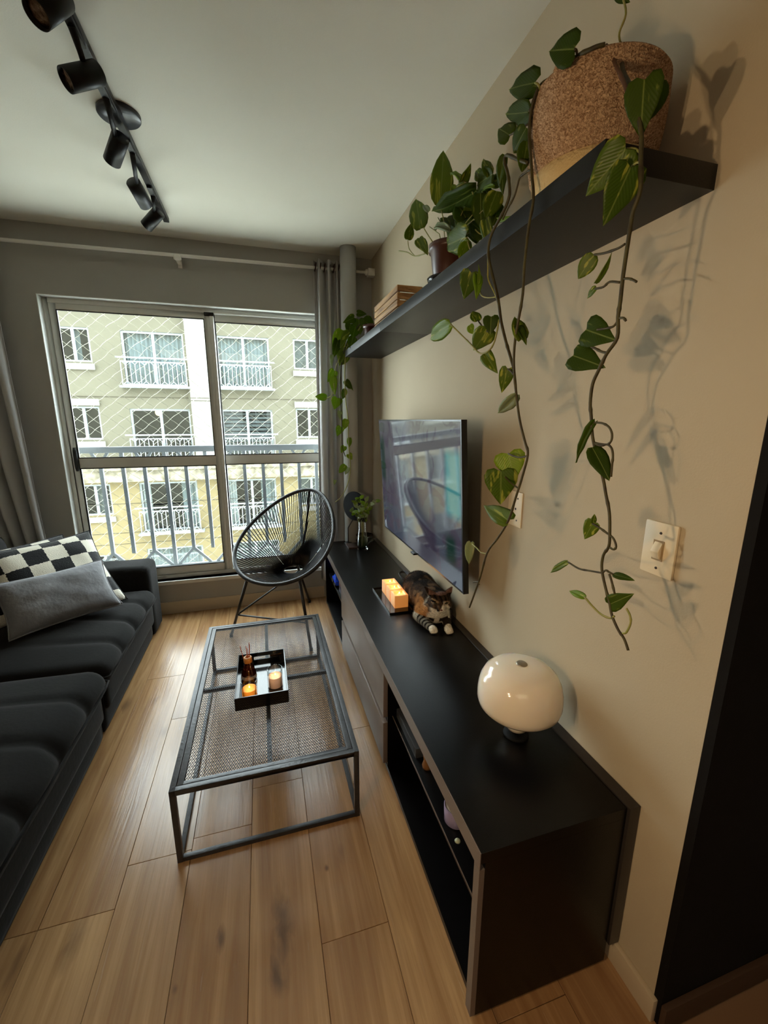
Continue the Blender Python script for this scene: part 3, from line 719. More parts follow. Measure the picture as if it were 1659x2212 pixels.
def jar(cx_, cy_, label, waxc, glassc, hgt=.078, wax_h=.04, r=.033, em=.5):
    c = Vector((cx_, cy_, zb)); t = thing('jar_candle', c, label, 'candle', 'jar candles in the tray')
    g = [(.0001, 0), (r * .93, 0), (r, .003), (r, hgt), (r - .0012, hgt + .0008), (r - .0025, hgt), (r - .0025, .006), (.0001, .005)]
    part('glass', MB().lathe(g, c, 36), glassc, t, smooth=True)
    part('wax', MB().lathe([(.0001, .0065), (r - .003, .0065), (r - .003, wax_h + .002), (r - .008, wax_h), (.006, wax_h - .002), (.0001, wax_h - .002)], c, 30), waxc, t, smooth=True)
    part('wick', MB().tube([c + Vector((0, 0, wax_h - .002)), c + Vector((.0008, 0, wax_h + .005))], .0006, 5), M_GASKET, t)
    part('flame', flame(c + Vector((.0006, 0, wax_h + .003)), .011, .0028), M_FLAME, t, smooth=True)
    glow('candle_light', c + Vector((0, 0, wax_h + .02)), .06)
M_WAXO = mat('orange_lit_wax', (240, 164, 84), .5, sub=.6, emit=(255, 140, 30), estr=.9)
M_WAXP = mat('pale_lit_wax', (220, 196, 178), .5, sub=.6, emit=(255, 180, 130), estr=.35)
M_GLB = mat('smoked_glass', (200, 196, 190), .02, trans=1.0)
jar(-.112, 1.665, 'lit orange candle in a clear glass jar at the near left of the tray', M_WAXO, M_PANE)
jar(-.004, 1.71, 'lit pale candle in a tall glass jar at the right of the tray', M_WAXP, M_PANE, .088, .052)
for x_, l_ in ((-.045, 'small white card lying between the two jar candles in the tray'), (.031, 'small white card lying right of the pale jar candle in the tray')):
    o = MB().box((x_ - .010, 1.602, zb), (x_ + .011, 1.632, zb + .012)).build('white_tile', mat('white_ceramic', (226, 232, 230), .3), None, bevel=.001, loc=(x_, 1.62, zb)); tag(o, l_, 'card')

# ---- candle cubes on the cabinet
tz = CZ
dt = thing('candle_tray', (.615, 1.965, tz), 'narrow black tray under three square candles on the cabinet', 'tray')
part('plate', B((.556, 1.806, tz), (.676, 2.128, tz + .004)), M_TRAY, dt)
part('rim', MB().box((.553, 1.803, tz), (.556, 2.131, tz + .010)).box((.676, 1.803, tz), (.679, 2.131, tz + .010)).box((.556, 1.803, tz), (.676, 1.806, tz + .010)).box((.556, 2.128, tz), (.676, 2.131, tz + .010)), M_TRAY, dt)
def b_wax(nt, b):
    v = _coords(nt); sep = nt.nodes.new('ShaderNodeSeparateXYZ'); nt.links.new(v, sep.inputs[0])
    b.inputs['Base Color'].default_value = (*lin((250, 196, 150)), 1); b.inputs['Roughness'].default_value = .45
    b.inputs['Subsurface Weight'].default_value = .7; b.inputs['Subsurface Radius'].default_value = (.03, .015, .006)
    b.inputs['Emission Color'].default_value = (*lin((255, 150, 50)), 1); b.inputs['Emission Strength'].default_value = .3
M_WAXC = node_mat('glowing_wax_cube', b_wax)
for i, (y0, yl) in enumerate(((1.858, 'nearest'), (1.940, 'middle'), (2.022, 'farthest'))):
    c = Vector((.632, y0 + .035, tz + .004)); s_ = .036
    t = thing('square_candle', c, 'square glowing candle, the %s of the three on the narrow tray beside the cat' % yl, 'candle', 'square candles on the cabinet tray')
    wx = MB(); h = .066
    g0 = [(-s_, -s_), (s_, -s_), (s_, s_), (-s_, s_)]; q = .026; ang = [math.atan2(b_, a_) for a_, b_ in g0]
    wx.v = [(c.x + a_, c.y + b_, c.z) for a_, b_ in g0] + [(c.x + a_, c.y + b_, c.z + h) for a_, b_ in g0] + [(c.x + a_ * .72, c.y + b_ * .72, c.z + h) for a_, b_ in g0] + [(c.x + a_ * .6, c.y + b_ * .6, c.z + h - .008) for a_, b_ in g0]
    wx.f = [(3, 2, 1, 0)] + [(i_, (i_ + 1) % 4, 4 + (i_ + 1) % 4, 4 + i_) for i_ in range(4)] + [(4 + i_, 4 + (i_ + 1) % 4, 8 + (i_ + 1) % 4, 8 + i_) for i_ in range(4)] + [(8 + i_, 8 + (i_ + 1) % 4, 12 + (i_ + 1) % 4, 12 + i_) for i_ in range(4)] + [(12, 13, 14, 15)]
    part('wax', wx, M_WAXC, t, bevel=.0012)
    part('wick', MB().tube([c + Vector((0, 0, h - .009)), c + Vector((0, 0, h - .002))], .0008, 5), M_GASKET, t)
    part('flame', flame(c + Vector((0, 0, h - .005)), .012, .0032), M_FLAME, t, smooth=True)
    glow('candle_light', c + Vector((0, 0, h + .02)), .07)

# ---- mushroom lamp
lp = Vector((.692, .937, CZ))
tl = thing('mushroom_lamp', lp, 'white glass mushroom table lamp at the near end of the cabinet', 'lamp')
prof = [(.0001, .240), (.03, .239), (.06, .2345), (.085, .225), (.104, .208), (.115, .186), (.120, .164), (.1215, .145), (.1215, .126), (.1175, .111), (.106, .098), (.087, .088), (.065, .081), (.047, .076), (.040, .070), (.0375, .056), (.036, .042), (.030, .028), (.018, .021), (.0001, .020)]
part('shade', MB().lathe(prof, lp, 56), M_OPAL, tl, smooth=True)
part('touch_button', MB().lathe([(.0001, .2435), (.014, .243), (.0165, .2405), (.0165, .237)], lp, 28), M_CHROME, tl, smooth=True)
part('stem', MB().lathe([(.014, .010), (.014, .022)], lp, 20), M_BLACK, tl, smooth=True)
part('base', MB().lathe([(.0001, 0), (.036, 0), (.038, .003), (.036, .009), (.02, .011), (.0001, .011)], lp, 40), mat('matte_black_base', (6, 6, 6), .7, .2), tl, smooth=True)

# ---- wall plates
sp_ = thing('light_switch', (.848, .69, 1.167), 'cream light switch plate with one toggle on the near right wall', 'switch')
part('plate', B((.842, .649, 1.106), (XR, .730, 1.229)), M_CREAMPL, sp_, bevel=.004)
part('toggle_shadow', B((.8405, .676, 1.142), (.8425, .702, 1.188)), mat('switch_shadow', (150, 128, 92), .5), sp_)  # darker tone paints the shade around the toggle
part('toggle', MB().add([(.8405, .679, 1.145), (.8405, .699, 1.145), (.8405, .699, 1.185), (.8405, .679, 1.185), (.836, .679, 1.148), (.836, .699, 1.148), (.830, .699, 1.163), (.830, .679, 1.163)], [(0, 1, 2, 3), (4, 7, 6, 5), (0, 4, 5, 1), (1, 5, 6, 2), (2, 6, 7, 3), (3, 7, 4, 0)]), M_CREAMPL, sp_, bevel=.0015)
for z_ in (1.124, 1.205): part('screw', MB().lathe([(.0001, 0), (.0032, 0), (.0028, .0012), (.0001, .0013)], (.842, .688, z_), 12, axis=(-1, 0, 0)), M_SCREW, sp_)
op_ = thing('blank_plate', (.848, 1.255, 1.145), 'cream wall plate with screw holes half hidden behind the hanging vine', 'plate')
part('plate', B((.8455, 1.215, 1.082), (XR, 1.297, 1.206)), M_CREAMPL, op_, bevel=.002)
for z_ in (1.105, 1.183): part('screw', MB().lathe([(.0001, 0), (.0035, 0), (.003, .0012), (.0001, .0013)], (.8455, 1.24, z_), 12, axis=(-1, 0, 0)), M_SCREW, op_)
part('hole', MB().lathe([(.0001, 0), (.004, 0), (.004, .0006), (.0001, .0006)], (.8455, 1.25, 1.145), 12, axis=(-1, 0, 0)), M_GASKET, op_)

# ---- things in the open compartments
zs_ = .267
cup = thing('shelf_candle', (.500, .930, zs_), 'white and violet candle cup on the shelf inside the near open compartment', 'candle')
part('cup', MB().lathe([(.0001, 0), (.034, 0), (.037, .004), (.038, .055), (.0365, .056), (.035, .048), (.0001, .048)], (.500, .930, zs_), 30), mat('violet_glass', (150, 140, 176), .15), cup, smooth=True)
part('wax', MB().lathe([(.0001, .050), (.0345, .0505)], (.500, .930, zs_), 26), mat('white_wax', (232, 224, 212), .5, sub=.4), cup, smooth=True)
part('wick', MB().tube([(.500, .930, zs_ + .05), (.500, .931, zs_ + .058)], .001, 5), M_GASKET, cup)
o = MB().lathe([(.0001, .004), (.007, .003), (.009, 0), (.0001, 0)], (.475, .868, zs_), 14).build('pebble', mat('pale_pebble', (176, 180, 150), .4), None, smooth=True, loc=(.475, .868, zs_)); tag(o, 'tiny pale pebble on the shelf just in front of the candle cup', 'pebble')
sb = thing('speaker_bar', (.49, 1.29, zs_), 'dark grey speaker bar lying in the near open compartment', 'speaker')
part('body', B((.462, 1.18, zs_), (.515, 1.405, zs_ + .04)), mat('dark_grey_plastic', (58, 60, 64), .4), sb, bevel=.004)
part('grille', B((.4605, 1.195, zs_ + .006), (.4615, 1.39, zs_ + .034)), mat('speaker_cloth', (44, 46, 50), .8), sb)
fg = thing('wooden_figure', (.488, 1.135, zs_), 'small carved wooden figure with a reddish head in the near open compartment', 'figurine')
part('body', MB().lathe([(.0001, 0), (.016, 0), (.018, .01), (.012, .03), (.015, .05), (.010, .062), (.0001, .064)], (.488, 1.135, zs_), 16), mat('carved_wood', (128, 88, 50), .6), fg, smooth=True)
part('head', MB().lathe([(.0001, .06), (.010, .064), (.013, .074), (.009, .084), (.0001, .088)], (.488, 1.135, zs_), 14), mat('reddish_wood', (120, 66, 56), .6), fg, smooth=True)
tc_ = thing('toy_car', (.48, 2.88, zs_), 'bright blue toy car parked inside the far open compartment', 'toy')
M_BLUE = mat('blue_plastic', (24, 70, 220), .25)
part('body', MB().add([(.452, 2.80, zs_ + .012), (.507, 2.80, zs_ + .012), (.507, 2.96, zs_ + .012), (.452, 2.96, zs_ + .012), (.452, 2.805, zs_ + .042), (.507, 2.805, zs_ + .042), (.507, 2.955, zs_ + .036), (.452, 2.955, zs_ + .036)], [(0, 3, 2, 1), (4, 5, 6, 7), (0, 1, 5, 4), (1, 2, 6, 5), (2, 3, 7, 6), (3, 0, 4, 7)]), M_BLUE, tc_, bevel=.005)
part('cabin', MB().add([(.457, 2.84, zs_ + .041), (.502, 2.84, zs_ + .041), (.502, 2.93, zs_ + .038), (.457, 2.93, zs_ + .038), (.462, 2.855, zs_ + .066), (.497, 2.855, zs_ + .066), (.497, 2.91, zs_ + .066), (.462, 2.91, zs_ + .066)], [(0, 3, 2, 1), (4, 5, 6, 7), (0, 1, 5, 4), (1, 2, 6, 5), (2, 3, 7, 6), (3, 0, 4, 7)]), mat('blue_cabin', (40, 96, 235), .2), tc_, bevel=.003)
for yy in (2.83, 2.925):
    for xx in (.4535, .5055): part('wheel', MB().lathe([(.0001, -.004), (.012, -.004), (.013, 0), (.012, .004), (.0001, .004)], (xx, yy, zs_ + .013), 16, axis=(1, 0, 0)), M_GASKET, tc_, smooth=True)
o = thing('set_top_box', (.51, 2.68, zs_), 'small dark box with a pinkish top beside the blue toy car', 'box')
part('case', B((.465, 2.62, zs_), (.56, 2.745, zs_ + .05)), mat('dark_violet_box', (52, 40, 78), .4), o, bevel=.003)
part('lid', B((.465, 2.62, zs_ + .05), (.56, 2.745, zs_ + .064)), mat('pinkish_lid', (140, 104, 96), .5), o, bevel=.003)

# ================================================================== CHAIR
CHC = Vector((.139, 2.865, .682)); CA, CBb, CTH, CEG, CYAW = .338, .413, .656, .229, -.605
cf = Vector((math.sin(CYAW), -math.cos(CYAW), 0)); crr = Vector((math.cos(CYAW), math.sin(CYAW), 0))
cu = -cf * math.cos(CTH) + Vector((0, 0, 1)) * math.sin(CTH)
def rimp(t, k=1.0): return CHC + crr * (CA * k * math.cos(t) * (1 - CEG * math.sin(t))) + cu * (CBb * k * math.sin(t))
acc = thing('string_chair', (.08, 2.81, 0), 'black egg-shaped string chair with radiating cords in front of the window', 'chair')
part('rim', MB().tube([rimp(2 * PI * i / 96) for i in range(96)], .0135, 10, closed=True), M_METAL, acc, smooth=True)
hole_c = on_z(633.8, 1230.0, .352)
hn = (Vector((0, 0, 1)) + cf * .10).normalized()
hr_, hf_ = crr, hn.cross(crr).normalized()
def holep(t): return hole_c + hr_ * (.073 * math.cos(t)) + hf_ * (.073 * math.sin(t))
part('inner_ring', MB().tube([holep(2 * PI * i / 48) for i in range(48)], .006, 8, closed=True), M_METAL, acc, smooth=True)
M_CORD = mat('black_pvc_cord', (14, 14, 16), .3, .5)
NC = 104
for i in range(NC):
    t = 2 * PI * (i + .5) / NC
    a, b = rimp(t), holep(t)
    ins = (b - a).normalized()
    # back cords run straight; seat cords sag a little
    sag = .02 if math.sin(t) < .2 else .008
    pts = [a + ins * .004, a.lerp(b, .35) - Vector((0, 0, sag)), a.lerp(b, .7) - Vector((0, 0, sag)), b]
    part('cord', MB().tube(pts, .0034, 5), M_CORD, acc, smooth=True)
topj = rimp(PI / 2 + .0); 
part('back_rod', MB().tube([topj, topj.lerp(holep(PI / 2), .5) - cf * .03 + Vector((0, 0, -.02)), holep(PI / 2) + Vector((0, 0, -.012))], .0085, 10), M_METAL, acc, smooth=True)
sl, sr_ = rimp(PI * 1.02), rimp(-PI * .02)
arc = []
for i in range(25):
    s_ = i / 24; an = PI * s_
    p = sl.lerp(sr_, s_) - cf * (.20 * math.sin(an)) + Vector((0, 0, -.20 * math.sin(an)))
    arc.append(p)
fl, fr_, fb = Vector((-.277, 2.784, .008)), Vector((.227, 2.458, .008)), Vector((.296, 3.19, .008))
def near_rim(px, py):
    best = None
    for i in range(400):
        p = rimp(2 * PI * i / 400); d = _R.transposed() @ (p - CAMLOC); q = (W_PX / 2 + F_PX * d.x / d.y, H_PX / 2 - F_PX * d.z / d.y)
        e = (q[0] - px) ** 2 + (q[1] - py) ** 2
        if p.z < .62 and (best is None or e < best[0]): best = (e, p)
    return best[1]
jl, jr_ = near_rim(531, 1255), near_rim(650, 1257)
jb = hole_c + (fb - hole_c) * .28 + Vector((0, 0, -.0)); jb.z = .36
part('leg', MB().tube([jl, fl], .0095, 10), M_METAL, acc, smooth=True)
part('leg', MB().tube([jr_, fr_], .0095, 10), M_METAL, acc, smooth=True)
part('leg', MB().tube([jb, fb], .0095, 10), M_METAL, acc, smooth=True)
for p in (fl, fr_, fb): part('foot_cap', MB().lathe([(.0001, -.008), (.0115, -.008), (.0115, .012), (.0001, .013)], p, 12), M_GASKET, acc, smooth=True)
kl, kr = jl.lerp(fl, .62), jr_.lerp(fr_, .62)
part('stretcher', MB().tube([kl, kr], .006, 8), M_METAL, acc, smooth=True)
part('stretcher', MB().tube([kl, jb.lerp(fb, .12)], .006, 8), M_METAL, acc, smooth=True)
part('stretcher', MB().tube([kr, jb.lerp(fb, .12)], .006, 8), M_METAL, acc, smooth=True)
part('seat_strut', MB().tube([jb, holep(PI / 2) + Vector((0, 0, -.012)), ], .0085, 8), M_METAL, acc, smooth=True)

# ================================================================== SOFA
def softbox(x0, x1, y0, y1, z0, z1, r=.05, nx=26, ny=40, nz=10, disp=None, crown=.0):
    """rounded, puffy block as one closed surface"""
    mb = MB(); c = Vector(((x0 + x1) / 2, (y0 + y1) / 2, (z0 + z1) / 2)); h = Vector(((x1 - x0) / 2, (y1 - y0) / 2, (z1 - z0) / 2))
    idx = {}
    def vert(a, b, d):
        key = (round(a, 5), round(b, 5), round(d, 5))
        if key in idx: return idx[key]
        p = Vector((a * h.x, b * h.y, d * h.z))
        inner = Vector((max(-h.x + r, min(h.x - r, p.x)), max(-h.y + r, min(h.y - r, p.y)), max(-h.z + min(r, h.z * .95), min(h.z - min(r, h.z * .95), p.z))))
        q = p - inner
        if q.length > 1e-6:
            rr = Vector((r, r, min(r, h.z * .95)))
            m_ = max(abs(q.x) / rr.x, abs(q.y) / rr.y, abs(q.z) / rr.z)
            n_ = q.normalized()
            p = inner + Vector((n_.x * rr.x, n_.y * rr.y, n_.z * rr.z)) * m_
        if crown and d > -.99: p.z += crown * (1 - (a * a)) * (1 - b * b) * max(0, (d + 1) / 2)
        p = p + c
        if disp: p = disp(p, a, b, d)
        idx[key] = len(mb.v); mb.v.append(tuple(p)); return idx[key]
    def grid(n, m_, fn):
        for i in range(n):
            for j in range(m_):
                u0, u1, v0, v1 = -1 + 2 * i / n, -1 + 2 * (i + 1) / n, -1 + 2 * j / m_, -1 + 2 * (j + 1) / m_
                mb.f.append((fn(u0, v0), fn(u1, v0), fn(u1, v1), fn(u0, v1)))
    grid(nx, ny, lambda u, v: vert(u, v, 1)); grid(ny, nx, lambda u, v: vert(v, u, -1))
    grid(nz, nx, lambda u, v: vert(v, 1, u)); grid(nx, nz, lambda u, v: vert(u, -1, v))
    grid(ny, nz, lambda u, v: vert(1, u, v)); grid(nz, ny, lambda u, v: vert(-1, v, u))
    return mb
sofa = thing('sofa', (-1.25, 2.0, 0), 'deep charcoal velvet sofa along the left side of the room', 'sofa')
def arm_disp(p, a, b, d): return p + Vector((0, 0, .004 * noise.noise(p * 6)))
part('arm', softbox(-1.70, -.765, 2.905, 3.150, .0, .505, .045, 24, 12, 16, arm_disp), M_SOFA, sofa, smooth=True)
part('arm', softbox(-1.70, -.765, .66, .96, .0, .56, .045, 24, 12, 16, arm_disp), M_SOFA, sofa, smooth=True)
part('base', softbox(-1.68, -.775, 1.965, 2.902, .015, .27, .02, 12, 20, 8), M_SOFA, sofa, smooth=True)
part('base', softbox(-1.68, -.772, .965, 1.945, .015, .27, .02, 12, 20, 8), M_SOFA, sofa, smooth=True)
part('skirt', softbox(-.80, -.760, 2.0, 2.90, .12, .275, .012, 4, 24, 8), M_SOFA, sofa, smooth=True)
part('skirt', softbox(-.80, -.755, .99, 1.93, .12, .275, .012, 4, 24, 8), M_SOFA, sofa, smooth=True)
part('backrest', softbox(-1.98, -1.60, .66, 3.150, .0, .74, .06, 12, 40, 16), M_SOFA, sofa, smooth=True)
def cush_disp(y0, y1):
    def f(p, a, b, d):
        k = 0
        t = (p.y - y0) / (y1 - y0) * 4.0
        crease = 0
        for q in (1, 2, 3):
            crease += math.exp(-((t - q) / .10) ** 2)
        front = max(0, min(1, (p.x + 1.25) / .3))
        if d > -.5: p = p + Vector((-.006 * crease * front * (1 if a > .6 else 0), 0, -.010 * crease * front))
        p = p + Vector((0, 0, .008 * noise.noise(Vector((p.x * 4, p.y * 4, p.z * 4)))))
        if a > .5 and d > 0: p.x += .012 * abs(math.sin(t * PI))
        return p
    return f
part('seat_cushion', softbox(-1.60, -.735, 1.955, 2.895, .235, .365, .06, 40, 60, 10, cush_disp(1.955, 2.895), .05), M_SOFA, sofa, smooth=True)
part('seat_cushion', softbox(-1.60, -.715, .975, 1.925, .240, .395, .07, 40, 60, 10, cush_disp(.975, 1.925), .05), M_SOFA, sofa, smooth=True)
part('piping', MB().tube([(-1.2, 1.958, .33), (-.80, 1.958, .318), (-.745, 1.962, .306), (-.731, 1.985, .300), (-.729, 2.3, .302), (-.729, 2.6, .302), (-.731, 2.87, .300), (-.75, 2.893, .30)], .005, 8), M_SOFA, sofa, smooth=True)
part('piping', MB().tube([(-.731, .98, .322), (-.709, 1.02, .318), (-.707, 1.4, .318), (-.708, 1.85, .316), (-.715, 1.915, .316), (-.76, 1.926, .322), (-1.2, 1.926, .34)], .005, 8), M_SOFA, sofa, smooth=True)
part('back_cushion', softbox(-1.66, -1.46, 1.97, 2.9, .36, .80, .08, 10, 30, 16), M_SOFA, sofa, smooth=True)
part('back_cushion', softbox(-1.66, -1.46, .98, 1.93, .36, .80, .08, 10, 30, 16), M_SOFA, sofa, smooth=True)

def pillow(name, c, ux, uz, w, h, th, material, label, noise_s=.006, corner=.09):
    """c centre; ux along its width, uz up its height"""
    ux = Vector(ux).normalized(); uz = Vector(uz); uz = (uz - ux * uz.dot(ux)).normalized(); un = ux.cross(uz)
    mb = MB(); N = 26
    def P(u, v, s):
        k = (1 - abs(u) ** 3.2) * (1 - abs(v) ** 3.2); k = max(0, k) ** .55
        # sides pinched in between pointed corners
        uu = u * (1 - corner * (1 - v * v) * abs(u) ** 3); vv = v * (1 - corner * (1 - u * u) * abs(v) ** 3)
        d = th / 2 * k
        p = Vector(c) + ux * (uu * w / 2) + uz * (vv * h / 2) + un * (s * d)
        return p + un * noise_s * s * k * noise.noise(Vector((u * 3 + c[0] * 9, v * 3, s)))
    ids = {}
    for s in (1, -1):
        for i in range(N + 1):
            for j in range(N + 1):
                u, v = -1 + 2 * i / N, -1 + 2 * j / N
                edge = i in (0, N) or j in (0, N)
                if edge and s == -1: ids[(s, i, j)] = ids[(1, i, j)]; continue
                ids[(s, i, j)] = len(mb.v); mb.v.append(tuple(P(u, v, s)))
        for i in range(N):
            for j in range(N):
                q = (ids[(s, i, j)], ids[(s, i + 1, j)], ids[(s, i + 1, j + 1)], ids[(s, i, j + 1)])
                mb.f.append(q if s == 1 else q[::-1])
    o = mb.build(name, material, None, smooth=True, loc=c)
    uvl = o.data.uv_layers.new(name='UVMap')
    for li, l in enumerate(o.data.loops):
        p = Vector(o.data.vertices[l.vertex_index].co)
        uvl.data[li].uv = (p.dot(ux) / w + .5, p.dot(uz) / h + .5)
    tag(o, label, 'cushion')
    # piping seam around the edge
    sm = MB(); loopp = []
    for i in range(N): loopp.append(P(-1 + 2 * i / N, -1, 1))
    for j in range(N): loopp.append(P(1, -1 + 2 * j / N, 1))
    for i in range(N): loopp.append(P(1 - 2 * i / N, 1, 1))
    for j in range(N): loopp.append(P(-1, 1 - 2 * j / N, 1))
    s_o = sm.tube(loopp, .0035, 6, closed=True).build('seam', material, None, smooth=True, loc=c); s_o.location = (0, 0, 0); s_o.parent = o
    return o
def b_check(nt, b):
    tc = nt.nodes.new('ShaderNodeTexCoord'); mp = nt.nodes.new('ShaderNodeMapping'); mp.inputs['Scale'].default_value = (5.6, 5.6, 1); mp.inputs['Location'].default_value = (.35, .15, 0)
    nt.links.new(tc.outputs['UV'], mp.inputs[0])
    nz_ = nt.nodes.new('ShaderNodeTexNoise'); nz_.inputs['Scale'].default_value = 60; nt.links.new(tc.outputs['UV'], nz_.inputs['Vector'])
    off = nt.nodes.new('ShaderNodeVectorMath'); off.operation = 'MULTIPLY_ADD'
    nt.links.new(nz_.outputs['Color'], off.inputs[0]); off.inputs[1].default_value = (.12, .12, 0); nt.links.new(mp.outputs[0], off.inputs[2])
    ch = nt.nodes.new('ShaderNodeTexChecker'); ch.inputs['Scale'].default_value = 1.0
    ch.inputs['Color1'].default_value = (*lin((222, 216, 200)), 1); ch.inputs['Color2'].default_value = (*lin((16, 16, 18)), 1)
    nt.links.new(off.outputs[0], ch.inputs['Vector']); nt.links.new(ch.outputs['Color'], b.inputs['Base Color'])
    b.inputs['Roughness'].default_value = .95; b.inputs['Sheen Weight'].default_value = .3; b.inputs['Specular IOR Level'].default_value = .1
    v = _coords(nt); bp = nt.nodes.new('ShaderNodeBump'); bp.inputs['Strength'].default_value = .6; bp.inputs['Distance'].default_value = .006
    nt.links.new(_noise(nt, v, 190, 3), bp.inputs['Height']); nt.links.new(bp.outputs[0], b.inputs['Normal'])
M_CHECK = node_mat('checkered_plush', b_check)
def plc(px, dist):
    d = _ray(*px).normalized(); return CAMLOC + d * dist
def pil(px4, dists):   # four seen corners (tl, tr, br, bl) at their distances from the room's viewing corner
    return [plc(p, d) for p, d in zip(px4, dists)]
c4 = pil(((-25, 1210), (207, 1150), (262, 1290), (10, 1370)), (2.98, 3.16, 3.02, 2.80))
def from4(c4): 
    c = (c4[0] + c4[1] + c4[2] + c4[3]) / 4; ux = (c4[1] + c4[2] - c4[0] - c4[3]) / 2; uz = (c4[0] + c4[1] - c4[2] - c4[3]) / 2
    return c, ux, uz
c, ux, uz = from4(c4)
pillow('checkered_cushion', tuple(c), ux, uz, ux.length, uz.length * 1.15, .13, M_CHECK, 'black and white checkered plush cushion leaning behind the grey cushion on the sofa')
c, ux, uz = c + Vector((-.15, .03, .0)), ux, uz
pillow('checkered_cushion', tuple(c), ux, uz, ux.length * .95, uz.length * 1.05, .12, M_CHECK, 'second checkered cushion, only a white corner showing behind the first one')
c4 = pil(((-12, 1268), (232, 1212), (254, 1302), (2, 1385)), (2.82, 2.95, 2.88, 2.70))
c, ux, uz = from4(c4)
pillow('grey_cushion', tuple(c), ux, uz, ux.length, uz.length * 1.1, .13, M_GREYP, 'oblong plain grey velvet cushion in front of the checkered one on the sofa')

# ================================================================== CURTAINS
rod = thing('curtain_rod', (-.4, 3.205, 2.475), 'thin white curtain rod across the top of the window wall', 'rod')
part('pole', MB().tube([(-2.2, 3.205, 2.455), (.795, 3.205, 2.487)], .0105, 12), M_WHITEROD, rod, smooth=True)
fx_ = on_y(383, 556, 3.205)
part('joiner', MB().tube([fx_ + Vector((-.022, 0, 0)), fx_ + Vector((-.012, 0, 0)), fx_ + Vector((.012, 0, 0)), fx_ + Vector((.022, 0, 0))], [.012, .018, .018, .012], 16), M_WHITEROD, rod, smooth=True)
part('end_cap', MB().lathe([(.0001, 0), (.02, 0), (.02, .012), (.0105, .02), (.0105, .026)], (.80, 3.205, 2.487), 16, axis=(-1, 0, 0)), M_WHITEROD, rod, smooth=True)
part('end_plate', MB().box((.80, 3.18, 2.46), (XR, 3.23, 2.51)), M_WHITEROD, rod, bevel=.003)
for x in (-1.9, -.45): part('bracket', MB().box((x - .012, 3.21, 2.44), (x + .012, YB, 2.455)).box((x - .012, 3.272, 2.42), (x + .012, YB, 2.50)), M_WHITEROD, rod, bevel=.002)
def curtain(name, top, bot, z0, z1, folds, amp_t, amp_b, label, y=3.212, mid=None):
    """top/bot: (x0,x1) extents; folds with depth; thickness 2 mm"""
    t = thing(name, ((top[0] + top[1]) / 2, y, z1), label, 'curtain')
    mb = MB(); N = folds * 14; M_ = 40; th = .0025
    for side in (0, 1):
        for j in range(M_ + 1):
            v = j / M_; z = z1 + (z0 - z1) * v
            w = v * v * (3 - 2 * v)
            if mid: xa, xb = [(1 - v) ** 2 * top[q] + 2 * v * (1 - v) * mid[q] + v * v * bot[q] for q in (0, 1)]
            else: xa, xb = top[0] + (bot[0] - top[0]) * w, top[1] + (bot[1] - top[1]) * w
            am = amp_t + (amp_b - amp_t) * v
            for i in range(N + 1):
                u = i / N; ph = u * folds * 2 * PI
                x = xa + (xb - xa) * u + .010 * math.sin(ph * 1.0 + v * 2.0)
                yy = y + am * math.sin(ph + .35 * math.sin(v * 3 + u * 9)) + .006 * noise.noise(Vector((u * 12, v * 4, 0)))
                mb.v.append((x, yy + (th if side else 0), z))
    R_ = N + 1; S = (M_ + 1) * R_
    for j in range(M_):
        for i in range(N):
            a = j * R_ + i; mb.f.append((a, a + 1, a + R_ + 1, a + R_)); a += S; mb.f.append((a, a + R_, a + R_ + 1, a + 1))
    for j in range(M_):
        for i in (0, N): a = j * R_ + i; mb.f.append((a, a + R_, a + R_ + S, a + S))
    for i in range(N):
        for j in (0, M_): a = j * R_ + i; mb.f.append((a, a + 1, a + 1 + S, a + S))
    cl = part('cloth', mb, M_CURT, t, smooth=True)
    for q in range(folds * 2):
        u = (q + .5) / (folds * 2) ; xq = top[0] + (top[1] - top[0]) * u
        rg = MB(); cc = Vector((xq, y, 2.463 + (xq + 2.2) / 3 * .032))
        rp = [cc + Vector((.004 * math.sin(2 * PI * k / 24), .026 * math.cos(2 * PI * k / 24), .026 * math.sin(2 * PI * k / 24))) for k in range(24)]
        part('grommet', rg.tube(rp, .0045, 6, closed=True), mat('bronze_ring', (70, 46, 38), .4, metal=.5), cl, smooth=True)
    return t
curtain('curtain', (.412, .605), (.395, .60), .17, 2.535, 3, .036, .036, 'grey curtain gathered at the right end of the window beside the corner')
curtain('curtain', (-2.25, -1.475), (-1.78, -1.425), .30, 2.53, 7, .038, .036, 'grey curtain sweeping down behind the sofa at the left edge', mid=(-2.2, -1.46))

# ================================================================== TRACK LIGHT
tk = thing('track_light', (-.456, 2.0, 2.6), 'black ceiling track with swivelling cylinder spotlights', 'light')
M_TRK = mat('track_satin_black', (13, 13, 14), .42, .3)
part('track', B((-.471, .9, 2.560), (-.441, 2.955, 2.585)), M_TRK, tk, bevel=.003)
part('canopy', MB().lathe([(.0001, 0), (.072, 0), (.075, .004), (.075, .0145), (.0001, .0145)], (-.456, 2.105, 2.5855), 40), mat('canopy_grey_black', (52, 54, 60), .3), tk, smooth=True)
M_LENS = mat('led_lens', (150, 122, 104), .25, .6, bump=(300, .5), vary=(90, (86, 66, 56), .8))
heads = [((-.485, 1.545, 2.505), (-.53, 1.615, 2.488), 1.47), ((-.415, 1.728, 2.497), (-.512, 1.775, 2.484), 1.66),
         ((-.459, 2.105, 2.522), (-.540, 2.215, 2.452), 1.94), ((-.503, 2.44, 2.520), (-.472, 2.545, 2.462), 2.26), ((-.452, 2.735, 2.527), (-.555, 2.80, 2.45), 2.62)]
heads[0] = (tuple(on_z(134, -8, 2.505)), tuple(on_z(90, 22, 2.435)), 1.40)
